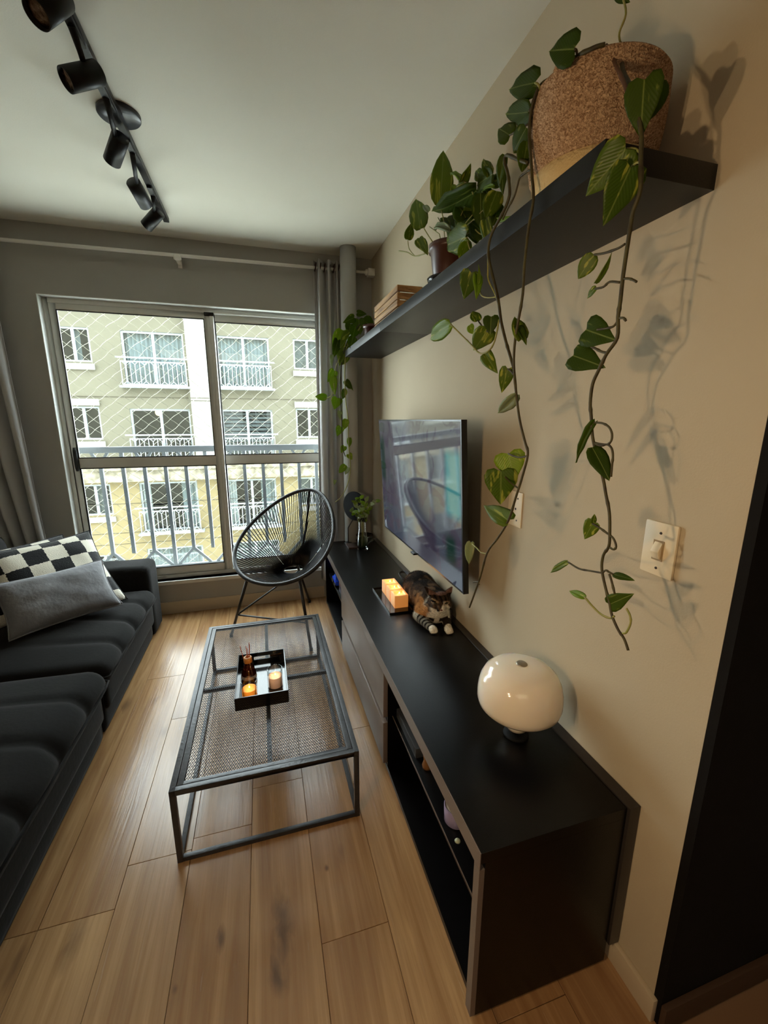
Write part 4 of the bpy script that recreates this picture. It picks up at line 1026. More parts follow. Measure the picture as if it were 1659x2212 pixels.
heads[1] = (tuple(on_z(214, 157, 2.505)), tuple(on_z(146, 172, 2.445)), 1.66)
for a, b, yj in heads:
    a, b = Vector(a), Vector(b); ax = (b - a).normalized(); L = .112; b = a + ax * L
    prof = [(.0001, 0), (.029, 0), (.0315, .003), (.0315, L), (.0285, L), (.0285, L - .012), (.0001, L - .012)]
    hd_ = part('lamp_head', MB().lathe(prof, a, 32, axis=ax), M_TRK, tk, smooth=True)
    part('lens', MB().lathe([(.0001, L - .0105), (.012, L - .009), (.0280, L - .0115)], a, 28, axis=ax), M_LENS, hd_, smooth=True)
    mid_ = a.lerp(b, .35)
    j0 = Vector((-.456, yj, 2.562)); 
    adp = part('adapter', MB().box((-.468, yj - .075, 2.548), (-.444, yj + .075, 2.5598)), M_TRK, tk, bevel=.003)
    part('swivel_arm', MB().tube([j0 + Vector((0, 0, -.012)), j0.lerp(mid_, .5) + Vector((0, 0, -.004)), mid_], [.011, .0085, .0085], 10), M_TRK, tk, smooth=True)

# ================================================================== PLANTS
def leaf_mesh(kind):
    # half outline (across, along) from the notch round the lobe to the tip
    E = {'heart': [(.0, .0), (.20, -.10), (.40, -.06), (.50, .12), (.47, .32), (.37, .52), (.24, .70), (.11, .87), (.0, 1.0)],
         'oval': [(.0, .0), (.22, -.02), (.40, .08), (.49, .24), (.50, .42), (.42, .60), (.28, .78), (.12, .92), (.0, 1.0)],
         'folded': [(.0, .0), (.16, -.07), (.34, -.02), (.46, .14), (.46, .34), (.38, .55), (.25, .74), (.11, .90), (.0, 1.0)]}[kind if kind != 'curled' else 'oval']
    mid = [0, .03, .10, .20, .34, .52, .70, .87, 1.0]
    foldk, curl, wave = {'heart': (.16, .16, .03), 'oval': (.22, .20, .02), 'folded': (.75, .25, .03), 'curled': (.45, .5, .02)}[kind]
    mb = MB(); cols = 4
    rows = len(E)
    for sgn in (-1, 1):
        for i in range(rows):
            ex, ey = E[i]
            for k in range(cols + 1):
                s = k / cols; x = ex * s * sgn; y = mid[i] + (ey - mid[i]) * s
                z = foldk * abs(x) * (1 - .5 * s) - curl * max(0, y) ** 2 + wave * math.sin(y * 11 + sgn) * s - .10 * foldk * s * s
                mb.v.append((x, y, z))
    R_ = cols + 1
    for h in (0, 1):
        o = h * rows * R_
        for i in range(rows - 1):
            for k in range(cols):
                a = o + i * R_ + k; q = (a, a + 1, a + R_ + 1, a + R_)
                mb.f.append(q if h else q[::-1])
    me = bpy.data.meshes.new('leaf_' + kind); 
    bm = bmesh.new(); 
    vs = [bm.verts.new(v) for v in mb.v]
    for f in mb.f:
        try: bm.faces.new([vs[i] for i in f])
        except ValueError: pass
    bmesh.ops.remove_doubles(bm, verts=bm.verts, dist=1e-5)
    bmesh.ops.dissolve_degenerate(bm, edges=bm.edges, dist=1e-6)
    for f in bm.faces: f.smooth = True
    # real thickness
    geom = bmesh.ops.solidify(bm, geom=bm.faces[:], thickness=.012)
    bm.normal_update(); bm.to_mesh(me); bm.free(); return me
LM = {k: leaf_mesh(k) for k in ('heart', 'oval', 'folded', 'curled')}
LMM = {}
def leaf_data(kind, material):
    key = (kind, material.name)
    if key not in LMM:
        me = LM[kind].copy(); me.name = 'leaf'; me.materials.append(material); LMM[key] = me
    return LMM[key]
def leaf(root, base, tip, width, material=None, kind='heart', roll=0.0, face=None, lift=0.0):
    base, tip = Vector(base), Vector(tip); yv = tip - base; L = yv.length
    if L < 1e-5: return
    y = yv / L; mid_ = (base + tip) / 2
    n = Vector(face) if face is not None else (CAMLOC - mid_).normalized()
    n = n - y * n.dot(y)
    n = n.normalized() if n.length > 1e-4 else y.orthogonal().normalized()
    n = Matrix.Rotation(roll, 3, y) @ n
    x = y.cross(n)
    o = bpy.data.objects.new('leaf', leaf_data(kind, material or M_LEAF)); COL.objects.link(o)
    M = Matrix.Identity(4); wx = width / .98
    rb = base - root.location
    for i in range(3):
        M[i][0] = x[i] * wx; M[i][1] = y[i] * L; M[i][2] = n[i] * L * .6; M[i][3] = rb[i]
    o.parent = root; o.matrix_local = M
    return o
def depth(p): return fwd.dot(Vector(p) - CAMLOC)
class Vine:
    """stems and leaves of one hanging shoot, measured in the plane x = X of the room"""
    def __init__(s, root, X, onf=None): s.root, s.X = root, X; s.f = onf or (lambda x, y, X: on_x(x, y, X))
    def p(s, x, y, dX=0.0): return s.f(x, y, s.X + dX)
    def stem(s, pts, r=.0026, name='stem', material=None, r2=None, dx=0.0):
        P = [s.p(q[0], q[1], (q[2] if len(q) > 2 else 0) + dx) for q in pts]
        # smooth the polyline
        out = []
        for i in range(len(P) - 1):
            p0 = P[max(0, i - 1)]; p1 = P[i]; p2 = P[i + 1]; p3 = P[min(len(P) - 1, i + 2)]
            for k in range(4):
                t = k / 4; out.append(.5 * ((2 * p1) + (p2 - p0) * t + (2 * p0 - 5 * p1 + 4 * p2 - p3) * t * t + (3 * p1 - p0 - 3 * p2 + p3) * t ** 3))
        out.append(P[-1]); k = len(out); r2 = r if r2 is None else r2
        rs = [(r + (r2 - r) * i / (k - 1)) * (1.3 if r < .0019 else 1) * (1.25 if i % 12 == 6 else 1) for i in range(k)]
        part(name, MB().tube(out, rs, 7), material or M_STEM, s.root, smooth=True)
        return out
    def leaf(s, b, t, w, material=None, kind='heart', roll=0.0, db=0.0, dt=0.0):
        B_, T_ = s.p(b[0], b[1], db), s.p(t[0], t[1], dt)
        wm = w * depth((B_ + T_) / 2) / F_PX
        return leaf(s.root, B_, T_, wm, material, kind, roll)
D_, Y_, P_ = M_LEAFD, M_LEAFY, M_LEAFP

# ---- big pothos in the jute basket
bc = Vector((.712, .872, SZ1))
po = thing('basket_pothos', bc, 'trailing pothos in a large woven jute basket at the near end of the shelf', 'plant')
def b_jute(nt, b):
    v = _coords(nt); sep = nt.nodes.new('ShaderNodeSeparateXYZ'); nt.links.new(v, sep.inputs[0])
    ang = _math(nt, 'ARCTAN2', sep.outputs[1], sep.outputs[0])
    cmb = nt.nodes.new('ShaderNodeCombineXYZ'); nt.links.new(_math(nt, 'MULTIPLY', ang, 22.0), cmb.inputs[0]); nt.links.new(_math(nt, 'MULTIPLY', sep.outputs[2], 210.0), cmb.inputs[1])
    n = _noise(nt, cmb.outputs[0], 1.0, 3, 1.6)
    c = _mix(nt, _ramp(nt, n, .36, .64), (140, 107, 80), (210, 178, 144))
    nt.links.new(c, b.inputs['Base Color']); b.inputs['Roughness'].default_value = .95; b.inputs['Specular IOR Level'].default_value = .1
    bp = nt.nodes.new('ShaderNodeBump'); bp.inputs['Strength'].default_value = .9; bp.inputs['Distance'].default_value = .004
    nt.links.new(n, bp.inputs['Height']); nt.links.new(bp.outputs[0], b.inputs['Normal'])
M_JUTE = node_mat('woven_jute', b_jute)
prof = []
BH = .186
def basr(z): t = z / BH; return .111 + .021 * math.sin(min(1, t * 1.15) * PI * .55)
for i in range(56):
    z = .045 + (BH - .045) * i / 55; prof.append((basr(z) + .0016 * (1 if i % 2 else -1), z))
prof += [(basr(BH) - .002, BH + .005), (basr(BH) - .008, BH + .004), (basr(BH) - .011, BH - .01), (basr(.1) - .012, .1), (.095, .006), (.0001, .006)]
part('basket', MB().lathe(prof, bc, 72), M_JUTE, po, smooth=True)
part('basket_band', MB().lathe([(.0001, 0), (.108, 0), (.113, .004), (.1155, .02), (.1185, .044), (.113, .046), (.107, .008), (.0001, .006)], bc, 64), M_TAPE, po, smooth=True)
part('soil', MB().lathe([(.0001, .150), (.08, .152), (.118, .148)], bc, 32), mat('potting_soil', (40, 28, 20), .95, bump=(90, .8)), po, smooth=True)
for q in range(3):
    a0 = 2.6 + q * .9
    hp = [bc + Vector((.130 * math.cos(a0 + .22 * (k / 8 - .5)), .130 * math.sin(a0 + .22 * (k / 8 - .5)), BH + .002 + .012 * math.sin(PI * k / 8))) for k in range(9)]
    if q == 1: part('basket_handle', MB().tube(hp, .005, 8), M_JUTE, po, smooth=True)
va = Vine(po, .62)
va.stem([(1340, 95, .10), (1345, 150, .03), (1372, 215, .0), (1385, 290), (1384, 340), (1383, 410), (1368, 455), (1363, 480), (1357, 520), (1346, 595), (1340, 650), (1335, 685), (1333, 730), (1310, 765), (1293, 800), (1280, 830), (1275, 870), (1277, 900), (1279, 935), (1283, 960), (1293, 1000), (1303, 1035), (1309, 1070), (1316, 1106), (1317, 1150), (1315, 1180), (1303, 1200), (1300, 1230), (1308, 1270), (1316, 1300), (1322, 1330), (1335, 1360), (1348, 1380), (1357, 1405)], .0038, r2=.0024)
va.stem([(1310, 98, .06), (1330, 140, .02), (1352, 190, -.01), (1358, 225, -.015)], .003, 'petiole', mat('brown_petiole', (84, 52, 28), .6))
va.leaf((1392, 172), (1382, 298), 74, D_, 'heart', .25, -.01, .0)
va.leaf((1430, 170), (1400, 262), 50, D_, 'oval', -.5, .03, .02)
va.leaf((1352, 322), (1262, 426), 78, M_LEAF, 'heart', .1, -.015, -.035)
va.leaf((1362, 362), (1306, 488), 78, M_LEAF, 'heart', -.25, -.01, -.02)
va.stem([(1383, 330), (1372, 322), (1354, 322)], .0016, 'petiole', M_STEMG); va.stem([(1383, 350), (1374, 352), (1362, 362)], .0016, 'petiole', M_STEMG)
va.stem([(1350, 527), (1334, 537), (1305, 547), (1284, 550)], .0016, 'petiole'); va.leaf((1283, 550), (1247, 603), 36, M_LEAF, 'oval', .2, 0, -.01)
va.stem([(1339, 610), (1317, 609), (1303, 620), (1286, 624)], .0016, 'petiole'); va.leaf((1287, 622), (1264, 645), 17, M_LEAF, 'folded', .6)
va.leaf((1286, 612), (1328, 560), 15, M_LEAF, 'curled', .8)
va.stem([(1345, 602), (1358, 602), (1368, 605), (1375, 609)], .0016, 'twig'); va.stem([(1338, 687), (1347, 687), (1352, 693)], .0016, 'twig')
va.stem([(1336, 690), (1325, 705), (1306, 710), (1290, 712)], .0016, 'petiole'); va.leaf((1266, 712), (1324, 733), 66, D_, 'heart', .05)
va.stem([(1312, 762), (1300, 760), (1285, 752), (1278, 750)], .0018, 'petiole'); va.leaf((1238, 768), (1302, 791), 58, D_, 'heart', -.1, -.005, 0)
va.stem([(1283, 913), (1300, 914), (1315, 922), (1322, 937), (1320, 953), (1311, 960), (1296, 959), (1284, 956)], .0016, 'petiole'); va.leaf((1283, 913), (1232, 1003), 20, D_, 'folded', .5)
va.stem([(1284, 958), (1297, 963), (1311, 960), (1321, 968), (1324, 985), (1322, 1005), (1320, 1030)], .0016, 'petiole'); va.leaf((1279, 966), (1318, 1034), 40, D_, 'oval', -.3, -.008, -.004)
va.stem([(1318, 1183), (1326, 1187), (1331, 1180), (1325, 1163), (1313, 1153), (1295, 1140), (1280, 1131)], .0016, 'petiole'); va.leaf((1282, 1129), (1259, 1167), 34, M_LEAF, 'heart', .3); va.leaf((1281, 1131), (1285, 1111), 12, M_LEAF, 'oval', .3)
va.stem([(1303, 1238), (1275, 1233), (1250, 1228), (1227, 1214)], .0015, 'petiole', M_STEM); va.leaf((1227, 1214), (1180, 1237), 15, M_LEAF, 'oval', .4)
va.stem([(1303, 1236), (1309, 1232), (1316, 1236), (1325, 1241)], .0015, 'petiole'); va.leaf((1325, 1241), (1367, 1251), 16, D_, 'oval', -.3)
va.stem([(1316, 1240), (1321, 1255), (1328, 1283)], .0016, 'petiole')
va.stem([(1327, 1331), (1318, 1335), (1300, 1328), (1282, 1312), (1263, 1290)], .0016, 'petiole', M_STEMG); va.leaf((1264, 1291), (1226, 1272), 17, Y_, 'oval', .3)
va.leaf((1316, 1306), (1364, 1284), 38, D_, 'heart', -.1); va.stem([(1353, 1314), (1361, 1330), (1362, 1347), (1353, 1366), (1345, 1368)], .0015, 'petiole', M_STEMG)
vb = Vine(po, .575)
vb.stem([(1306, 96, .05), (1280, 104, .035), (1240, 126, .03), (1195, 165, .02), (1170, 182, .01), (1155, 210), (1146, 245), (1143, 290), (1146, 335), (1149, 380), (1152, 430), (1142, 490), (1133, 570), (1129, 635), (1120, 690), (1112, 740), (1110, 790), (1116, 860), (1123, 910), (1134, 955), (1140, 982), (1128, 1030), (1114, 1075), (1098, 1125), (1075, 1163), (1052, 1195), (1038, 1245), (1024, 1285), (1014, 1312)], .0036, r2=.0026)
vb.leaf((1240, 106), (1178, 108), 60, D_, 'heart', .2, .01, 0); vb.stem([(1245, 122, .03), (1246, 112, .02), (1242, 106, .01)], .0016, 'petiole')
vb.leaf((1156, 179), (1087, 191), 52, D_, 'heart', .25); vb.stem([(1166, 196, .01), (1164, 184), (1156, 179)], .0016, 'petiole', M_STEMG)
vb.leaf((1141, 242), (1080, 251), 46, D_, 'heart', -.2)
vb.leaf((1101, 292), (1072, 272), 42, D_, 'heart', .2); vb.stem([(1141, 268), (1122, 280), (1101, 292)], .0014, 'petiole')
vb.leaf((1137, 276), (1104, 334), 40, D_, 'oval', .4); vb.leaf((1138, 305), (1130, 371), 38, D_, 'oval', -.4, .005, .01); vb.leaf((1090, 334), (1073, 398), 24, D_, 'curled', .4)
vb.stem([(1147, 366), (1134, 374), (1123, 383), (1118, 400), (1111, 424), (1097, 450), (1086, 474)], .0022, 'stem', M_STEM)
vb.stem([(1140, 352), (1120, 345), (1095, 335), (1090, 350), (1096, 372), (1100, 400), (1100, 425), (1090, 452), (1078, 475), (1062, 505), (1055, 536), (1057, 566), (1065, 600), (1073, 634), (1078, 660), (1083, 697), (1092, 735), (1100, 763), (1110, 796)], .0036, 'stem')
vb.stem([(1054, 540), (1054, 580), (1055, 605), (1068, 632), (1076, 655)], .0015, 'stem', M_STEMG)
vb.leaf((1018, 589), (1000, 649), 44, M_LEAF, 'heart', .2, -.02, -.02); vb.leaf((1030, 592), (1034, 642), 26, Y_, 'folded', -.6, -.02, -.02); vb.leaf((1033, 612), (1038, 571), 9, Y_, 'folded', .7, -.02, -.02)
vb.stem([(1073, 641), (1055, 643), (1040, 638), (1034, 620), (1024, 600)], .0013, 'petiole', M_STEMG)
vb.leaf((973, 699), (917, 738), 36, Y_, 'oval', .2, -.03, -.04); vb.stem([(1078, 690), (1069, 735), (1055, 758), (1036, 763), (1018, 745), (1000, 727), (973, 700, -.03)], .0022, 'petiole', M_STEMG)
vb.leaf((1031, 694), (1022, 668), 24, M_LEAF, 'oval', .3); vb.leaf((1014, 702), (1020, 720), 18, Y_, 'oval', .4); vb.stem([(1056, 718), (1044, 708), (1032, 692)], .0014, 'petiole')
vb.leaf((1061, 684), (1059, 724), 34, D_, 'heart', .1); vb.leaf((1052, 714), (1020, 764), 46, M_LEAF, 'heart', -.15, 0, .01); vb.leaf((1048, 764), (1069, 801), 32, M_LEAF, 'folded', .2)
vb.leaf((1097, 797), (1082, 851), 32, M_LEAF, 'heart', .15); vb.stem([(1109, 810), (1104, 802), (1097, 797)], .0015, 'petiole'); vb.leaf((1114, 855), (1070, 902), 30, P_, 'folded', -.2)
vb.leaf((1126, 732), (1114, 674), 36, M_LEAF, 'folded', .35, .01, .02); vb.leaf((1117, 705), (1139, 736), 22, D_, 'folded', -.6, .01, .01)
vb.leaf((1098, 980), (1112, 1038), 66, Y_, 'heart', .15, .01, .02); vb.leaf((1082, 1018), (1082, 1091), 70, M_LEAF, 'heart', -.1, -.01, -.01); vb.leaf((1097, 1123), (1040, 1084), 42, M_LEAF, 'heart', .3, .005, .0)
vb.stem([(1140, 985), (1120, 988), (1098, 980)], .0016, 'petiole'); vb.stem([(1120, 1055), (1100, 1040), (1082, 1018)], .0016, 'petiole')
vb.stem([(1052, 1196), (1040, 1194), (1030, 1184), (1020, 1175)], .0015, 'petiole', M_STEMG); vb.leaf((1017, 1172), (1010, 1224), 23, P_, 'folded', .2)
vb.stem([(1022, 1258), (1032, 1257), (1036, 1263)], .0012, 'twig')
vb.stem([(1340, 94, .10), (1338, 70, .09), (1352, 30, .09), (1345, -6, .09)], .0014, 'petiole', M_STEMG); vb.leaf((1330, -10), (1355, 4), 16, D_, 'oval', .2, .09, .09)
# crown of the plant inside the basket
for q in range(9):
    a_ = q * 2.4; p0 = bc + Vector((.05 * math.cos(a_), .05 * math.sin(a_), .150)); p1 = p0 + Vector((.05 * math.cos(a_), .05 * math.sin(a_), .015 + .01 * (q % 3)))
    if p1.x > .8: continue
    part('petiole', MB().tube([p0, (p0 + p1) / 2 + Vector((0, 0, .01)), p1], .0018, 6), M_STEMG, po, smooth=True)

# ---- middle pothos in the brown pot
pm = Vector((.674, 1.50, SZ1))
p2 = thing('potted_pothos', pm, 'bushy pothos in a brown pot on a black saucer, middle of the shelf', 'plant')
part('saucer', MB().lathe([(.0001, 0), (.060, 0), (.075, .012), (.078, .022), (.074, .022), (.06, .008), (.0001, .006)], pm, 40), mat('black_saucer', (26, 25, 26), .2), p2, smooth=True)
M_POT = mat('brown_plastic_pot', (78, 48, 38), .35)
part('pot', MB().lathe([(.0001, .007), (.052, .007), (.055, .012), (.068, .105), (.074, .106), (.075, .128), (.070, .128), (.068, .112), (.0001, .110)], pm, 40), M_POT, p2, smooth=True)
part('soil', MB().lathe([(.0001, .115), (.067, .113)], pm, 24), mat('potting_soil', (40, 28, 20), .95), p2)
vm = Vine(p2, .655)
vm.leaf((951, 441), (960, 315), 50, M_LEAF, 'oval', .1, .02, .03); vm.stem([(951, 441, .02), (957, 470, .02), (966, 500, .03)], .0016, 'petiole', M_STEMG)
vm.leaf((908, 494), (897, 417), 40, M_LEAF, 'oval', .0, .0, .01); vm.stem([(915, 492), (926, 510, .01), (938, 528, .02)], .0015, 'petiole', M_STEMG)
vm.leaf((881, 518), (889, 484), 21, M_LEAF, 'oval', .2); vm.leaf((904, 516), (912, 540), 22, M_LEAF, 'heart', .2); vm.leaf((906, 514), (923, 542), 20, M_LEAF, 'oval', -.4)
vm.stem([(936, 542, .02), (915, 549), (896, 553), (880, 545), (862, 542)], .0018, 'stem', M_STEMG); vm.stem([(896, 553), (884, 538), (881, 519)], .0013, 'petiole', M_STEMG); vm.stem([(918, 547), (908, 533), (904, 517)], .0013, 'petiole', M_STEMG)
vm.leaf((996, 391), (969, 358), 13, Y_, 'folded', .5); vm.leaf((998, 396), (1017, 360), 24, M_LEAF, 'folded', .4); vm.stem([(1000, 392), (1015, 400), (1022, 420)], .0016, 'petiole', M_STEMG)
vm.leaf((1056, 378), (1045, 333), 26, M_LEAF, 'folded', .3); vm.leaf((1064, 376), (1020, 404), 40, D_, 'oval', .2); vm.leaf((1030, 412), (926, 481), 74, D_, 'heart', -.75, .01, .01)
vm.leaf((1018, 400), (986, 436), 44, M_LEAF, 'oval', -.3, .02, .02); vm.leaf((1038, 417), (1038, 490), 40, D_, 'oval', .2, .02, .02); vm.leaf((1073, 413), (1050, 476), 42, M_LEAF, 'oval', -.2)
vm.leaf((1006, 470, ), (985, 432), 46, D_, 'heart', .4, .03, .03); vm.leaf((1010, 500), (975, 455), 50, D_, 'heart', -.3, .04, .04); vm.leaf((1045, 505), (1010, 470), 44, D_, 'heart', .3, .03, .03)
vm.leaf((1006, 512), (946, 537), 54, M_LEAF, 'heart', .15, -.03, -.03); vm.leaf((1009, 522), (995, 566), 30, Y_, 'oval', -.3, -.03, -.03); vm.leaf((1049, 474), (1058, 536), 30, M_LEAF, 'folded', .3, -.03, -.04)
vm.leaf((1086, 357), (1083, 417), 26, D_, 'folded', .4); vm.leaf((968, 495), (924, 481), 18, P_, 'folded', .4); vm.leaf((926, 457), (912, 436), 13, P_, 'oval', .3); vm.leaf((975, 437), (962, 450), 18, P_, 'oval', .3, .04, .04)
for b_, t_, w_, m_, k_ in (((990, 420), (962, 402), 26, Y_, 'folded'), ((1005, 428), (975, 470), 40, D_, 'heart'), ((1025, 440), (1000, 486), 40, M_LEAF, 'heart'), ((1050, 430), (1024, 470), 38, D_, 'oval'), ((1062, 395), (1090, 385), 26, M_LEAF, 'oval'),
                            ((1040, 385), (1022, 362), 24, M_LEAF, 'folded'), ((965, 470), (985, 505), 34, D_, 'heart'), ((1020, 478), (1030, 522), 36, M_LEAF, 'oval'), ((1078, 440), (1066, 490), 30, D_, 'oval'), ((985, 498), (960, 515), 34, D_, 'oval'), ((1000, 400), (1012, 440), 34, D_, 'oval')):
    vm.leaf(b_, t_, w_, m_, k_, random.uniform(-.5, .5), .05, .05)
vm.leaf((1066, 403), (1032, 408), 10, Y_, 'folded', .6); vm.leaf((1075, 474), (1102, 472), 12, Y_, 'folded', .5)
vm.stem([(1010, 521, -.03), (1016, 540, -.03), (1026, 547, -.02)], .0014, 'petiole', M_STEMG); vm.stem([(1027, 496), (1035, 504), (1047, 508)], .0014, 'petiole', M_STEMG)
for x_, y_ in ((946, 470), (972, 480), (1000, 455), (1032, 450), (1058, 440), (928, 490), (1020, 500)):
    b_ = vm.p(x_, y_, .02); part('petiole', MB().tube([pm + Vector((random.uniform(-.02, .02), random.uniform(-.02, .02), .113)), (pm + Vector((0, 0, .14)) + b_) / 2, b_], .0016, 6), M_STEMG, p2, smooth=True)

# ---- far pothos at the window end of the shelf
pf = Vector((.715, 2.72, SZ1))
p3 = thing('trailing_pothos', pf, 'bright green pothos in a dark red pot trailing from the far end of the shelf', 'plant')
part('pot', MB().lathe([(.0001, 0), (.045, 0), (.048, .004), (.06, .09), (.065, .09), (.066, .11), (.061, .11), (.059, .096), (.0001, .094)], pf, 36), mat('dark_red_pot', (62, 28, 22), .3), p3, smooth=True)
part('soil', MB().lathe([(.0001, .1), (.058, .098)], pf, 24), mat('potting_soil', (40, 28, 20), .95), p3)
vf = Vine(p3, 3.055, lambda x, y, Y: on_y(x, y, Y))
vf.stem([(778, 700, -.25), (765, 715, -.2), (750, 735, -.1), (742, 765), (736, 800), (734, 844), (738, 907), (739, 960), (746, 986)], .0040, r2=.003, material=M_STEM)
vf.stem([(780, 705, -.25), (762, 730, -.15), (748, 755, -.02), (745, 800), (745, 828), (747, 868), (752, 907), (753, 959), (757, 1012), (750, 1048), (738, 1072), (724, 1085)], .0044, r2=.003, material=M_STEMG)
vf.stem([(741, 762), (730, 780), (724, 800), (722, 830), (720, 850), (703, 862), (700, 860)], .0022, 'petiole', M_STEMG)
G = [((738, 712), (722, 757), 26, Y_), ((757, 722), (735, 752), 30, M_LEAF), ((743, 745), (732, 790), 28, M_LEAF), ((749, 760), (737, 789), 22, M_LEAF),
     ((765, 686), (741, 697), 18, D_), ((772, 676), (793, 679), 13, D_), ((784, 692), (808, 706), 28, D_), ((775, 690), (778, 723), 27, D_), ((757, 700), (752, 724), 22, D_), ((768, 705), (762, 730), 22, D_),
     ((722, 801), (708, 826), 20, Y_), ((719, 815), (723, 855), 17, Y_), ((706, 858), (681, 857), 15, Y_), ((729, 860), (722, 885), 23, Y_), ((734, 888), (735, 908), 11, P_),
     ((748, 905), (743, 928), 15, Y_), ((736, 922), (728, 943), 17, Y_), ((747, 823), (763, 846), 14, D_), ((755, 945), (754, 966), 11, Y_), ((744, 964), (737, 979), 13, Y_),
     ((753, 981), (761, 994), 13, Y_), ((746, 1004), (732, 1022), 14, Y_), ((752, 1010), (745, 1026), 12, P_), ((724, 1037), (722, 1048), 7, P_), ((745, 840), (741, 862), 12, M_LEAF), ((717, 768), (716, 795), 9, P_), ((730, 735), (720, 775), 20, D_), ((763, 727), (757, 752), 20, D_)]
for i, (b_, t_, w_, m_) in enumerate(G):
    near = b_[1] < 760 and b_[0] > 745
    vf.leaf(b_, t_, w_ * 1.05, m_, 'heart' if i % 3 else 'oval', random.uniform(-.35, .35), -.22 if near and b_[0] > 760 else -.06 if near else 0, -.22 if near and b_[0] > 760 else -.06 if near else 0)

# ---- vase with cutting, glass dishes, round mirror
vz = Vector((.668, 2.87, CZ))
vs_ = thing('glass_vase', vz, 'clear glass vase with small-leaved green cuttings at the far end of the cabinet', 'vase')
part('glass', MB().lathe([(.0001, 0), (.036, 0), (.038, .003), (.038, .06), (.034, .10), (.026, .16), (.026, .20), (.032, .245), (.0305, .246), (.0245, .20), (.0245, .16), (.0325, .10), (.0355, .06), (.035, .014), (.0001, .012)], vz, 36), M_GLASSY, vs_, smooth=True)
part('water', MB().lathe([(.0001, .013), (.0345, .015), (.035, .06), (.032, .10), (.0001, .10)], vz, 28), mat('greenish_water', (120, 150, 100), .02, trans=.9, ior=1.33), vs_, smooth=True)
rr = random.Random(5)
for s_ in range(7):
    top_ = on_y(*[(757, 1105), (770, 1090), (778, 1076), (790, 1082), (800, 1088), (812, 1082), (768, 1078)][s_], 2.87 + rr.uniform(-.04, .04)); b_ = vz + Vector((rr.uniform(-.012, .012), rr.uniform(-.012, .012), .03)); md = vz + Vector((rr.uniform(-.008, .008), rr.uniform(-.008, .008), .20))
    P = [b_, md, md.lerp(top_, .5) + Vector((0, 0, .01)), top_]
    part('stem', MB().tube(P, .0016, 6), M_STEMG, vs_, smooth=True)
    for k in range(7):
        t = .12 + k * .145; q = md.lerp(top_, min(1, t)); d_ = Vector((rr.uniform(-1, 1), rr.uniform(-1, .6), rr.uniform(.0, .9))).normalized()
        leaf(vs_, q, q + d_ * rr.uniform(.036, .052), .027, [Y_, P_, P_, M_LEAF][(k + s_) % 4], 'oval', rr.uniform(-.6, .6))
for i, (r_, z_, lb) in enumerate(((.066, .055, 'upper of two clear glass dishes stacked behind the vase'), (.068, .012, 'lower of two clear glass dishes stacked behind the vase'))):
    c_ = Vector((.712, 2.985, CZ + (.0 if i else .047)))
    o = thing('glass_dish', c_, lb, 'dish', 'glass dishes behind the vase')
    part('bowl', MB().lathe([(.0001, 0), (.022, 0), (.030, .010), (r_, .030 if not i else .034), (r_, .034 if not i else .038), (.028, .014), (.0001, .004)], c_, 36), M_GLASSY, o, smooth=True)
    if i == 0: part('foot', MB().lathe([(.024, -.009), (.010, -.004), (.010, .0)], c_, 20), M_GLASSY, o, smooth=True)
o = MB().box((.57, 2.90, CZ), (.637, 3.02, CZ + .012)).build('wooden_coaster', mat('dark_brown_wood', (58, 44, 38), .4), None, bevel=.002, loc=(.61, 2.96, CZ)); tag(o, 'flat dark brown wooden board lying left of the glass dishes', 'board')
mc = on_y(767, 1093, 3.0)
mr = thing('round_mirror', (.60, 3.06, CZ), 'black round table mirror standing in the corner behind the vase', 'mirror')
mn = Vector((-.80, -.60, .02)).normalized()
part('disc', MB().lathe([(.0001, 0), (.104, 0), (.110, .004), (.110, .010), (.104, .014), (.0001, .014)], mc, 48, axis=mn), mat('matte_black_disc', (8, 8, 9), .75, .15), mr, smooth=True)
part('stand_rod', MB().tube([(.60, 3.065, CZ + .006), (.60, 3.065, CZ + .12), (mc.x + .012, mc.y + .012, mc.z - .06)], .004, 10), M_METAL, mr)
part('stand_base', MB().lathe([(.0001, 0), (.028, 0), (.028, .006), (.0001, .009)], (.60, 3.062, CZ), 32), M_METAL, mr, smooth=True)
# dark cable coil behind the cat
cbp = []
for i in range(70):
    a_ = i / 70 * 2 * PI * 3.2; cbp.append((.775 + (.026 + .003 * math.sin(a_ * 1.7)) * math.cos(a_), 2.235 + .045 * math.sin(a_), CZ + .005 + .018 * abs(math.sin(a_ * .5 + 1)) + i * .0002))
o = MB().tube(cbp, .0032, 6).build('cable_coil', mat('dark_cable', (36, 38, 42), .5), None, smooth=True, loc=(.775, 2.235, CZ)); tag(o, 'small coil of dark cable on the cabinet behind the cat', 'cable')

# ================================================================== CAT
cat = thing('cat', (.745, 1.80, CZ), 'tabby and white cat lying on the cabinet beside the square candles, eyes nearly shut', 'cat')
zb_ = CZ
Hc = on_y(952, 1297, 1.632); Nose = on_y(953.3, 1318, 1.572); EyL = on_y(940.5, 1304, 1.590); EyR = on_y(964.5, 1303.5, 1.590)
pawL, pawR = Vector((.690, 1.588, zb_ + .017)), Vector((.757, 1.566, zb_ + .016))
def ell(c, r, rz=0.0, rx=0.0, n=18):
    mb = MB(); Rm = Matrix.Rotation(rz, 3, 'Z') @ Matrix.Rotation(rx, 3, 'X')
    mb.lathe([(math.sin(PI * i / n), -math.cos(PI * i / n)) for i in range(n + 1)], (0, 0, 0), n)
    mb.v = [tuple(Vector(c) + Rm @ Vector((v[0] * r[0] + 0, v[1] * r[1], v[2] * r[2]))) for v in mb.v]
    return mb
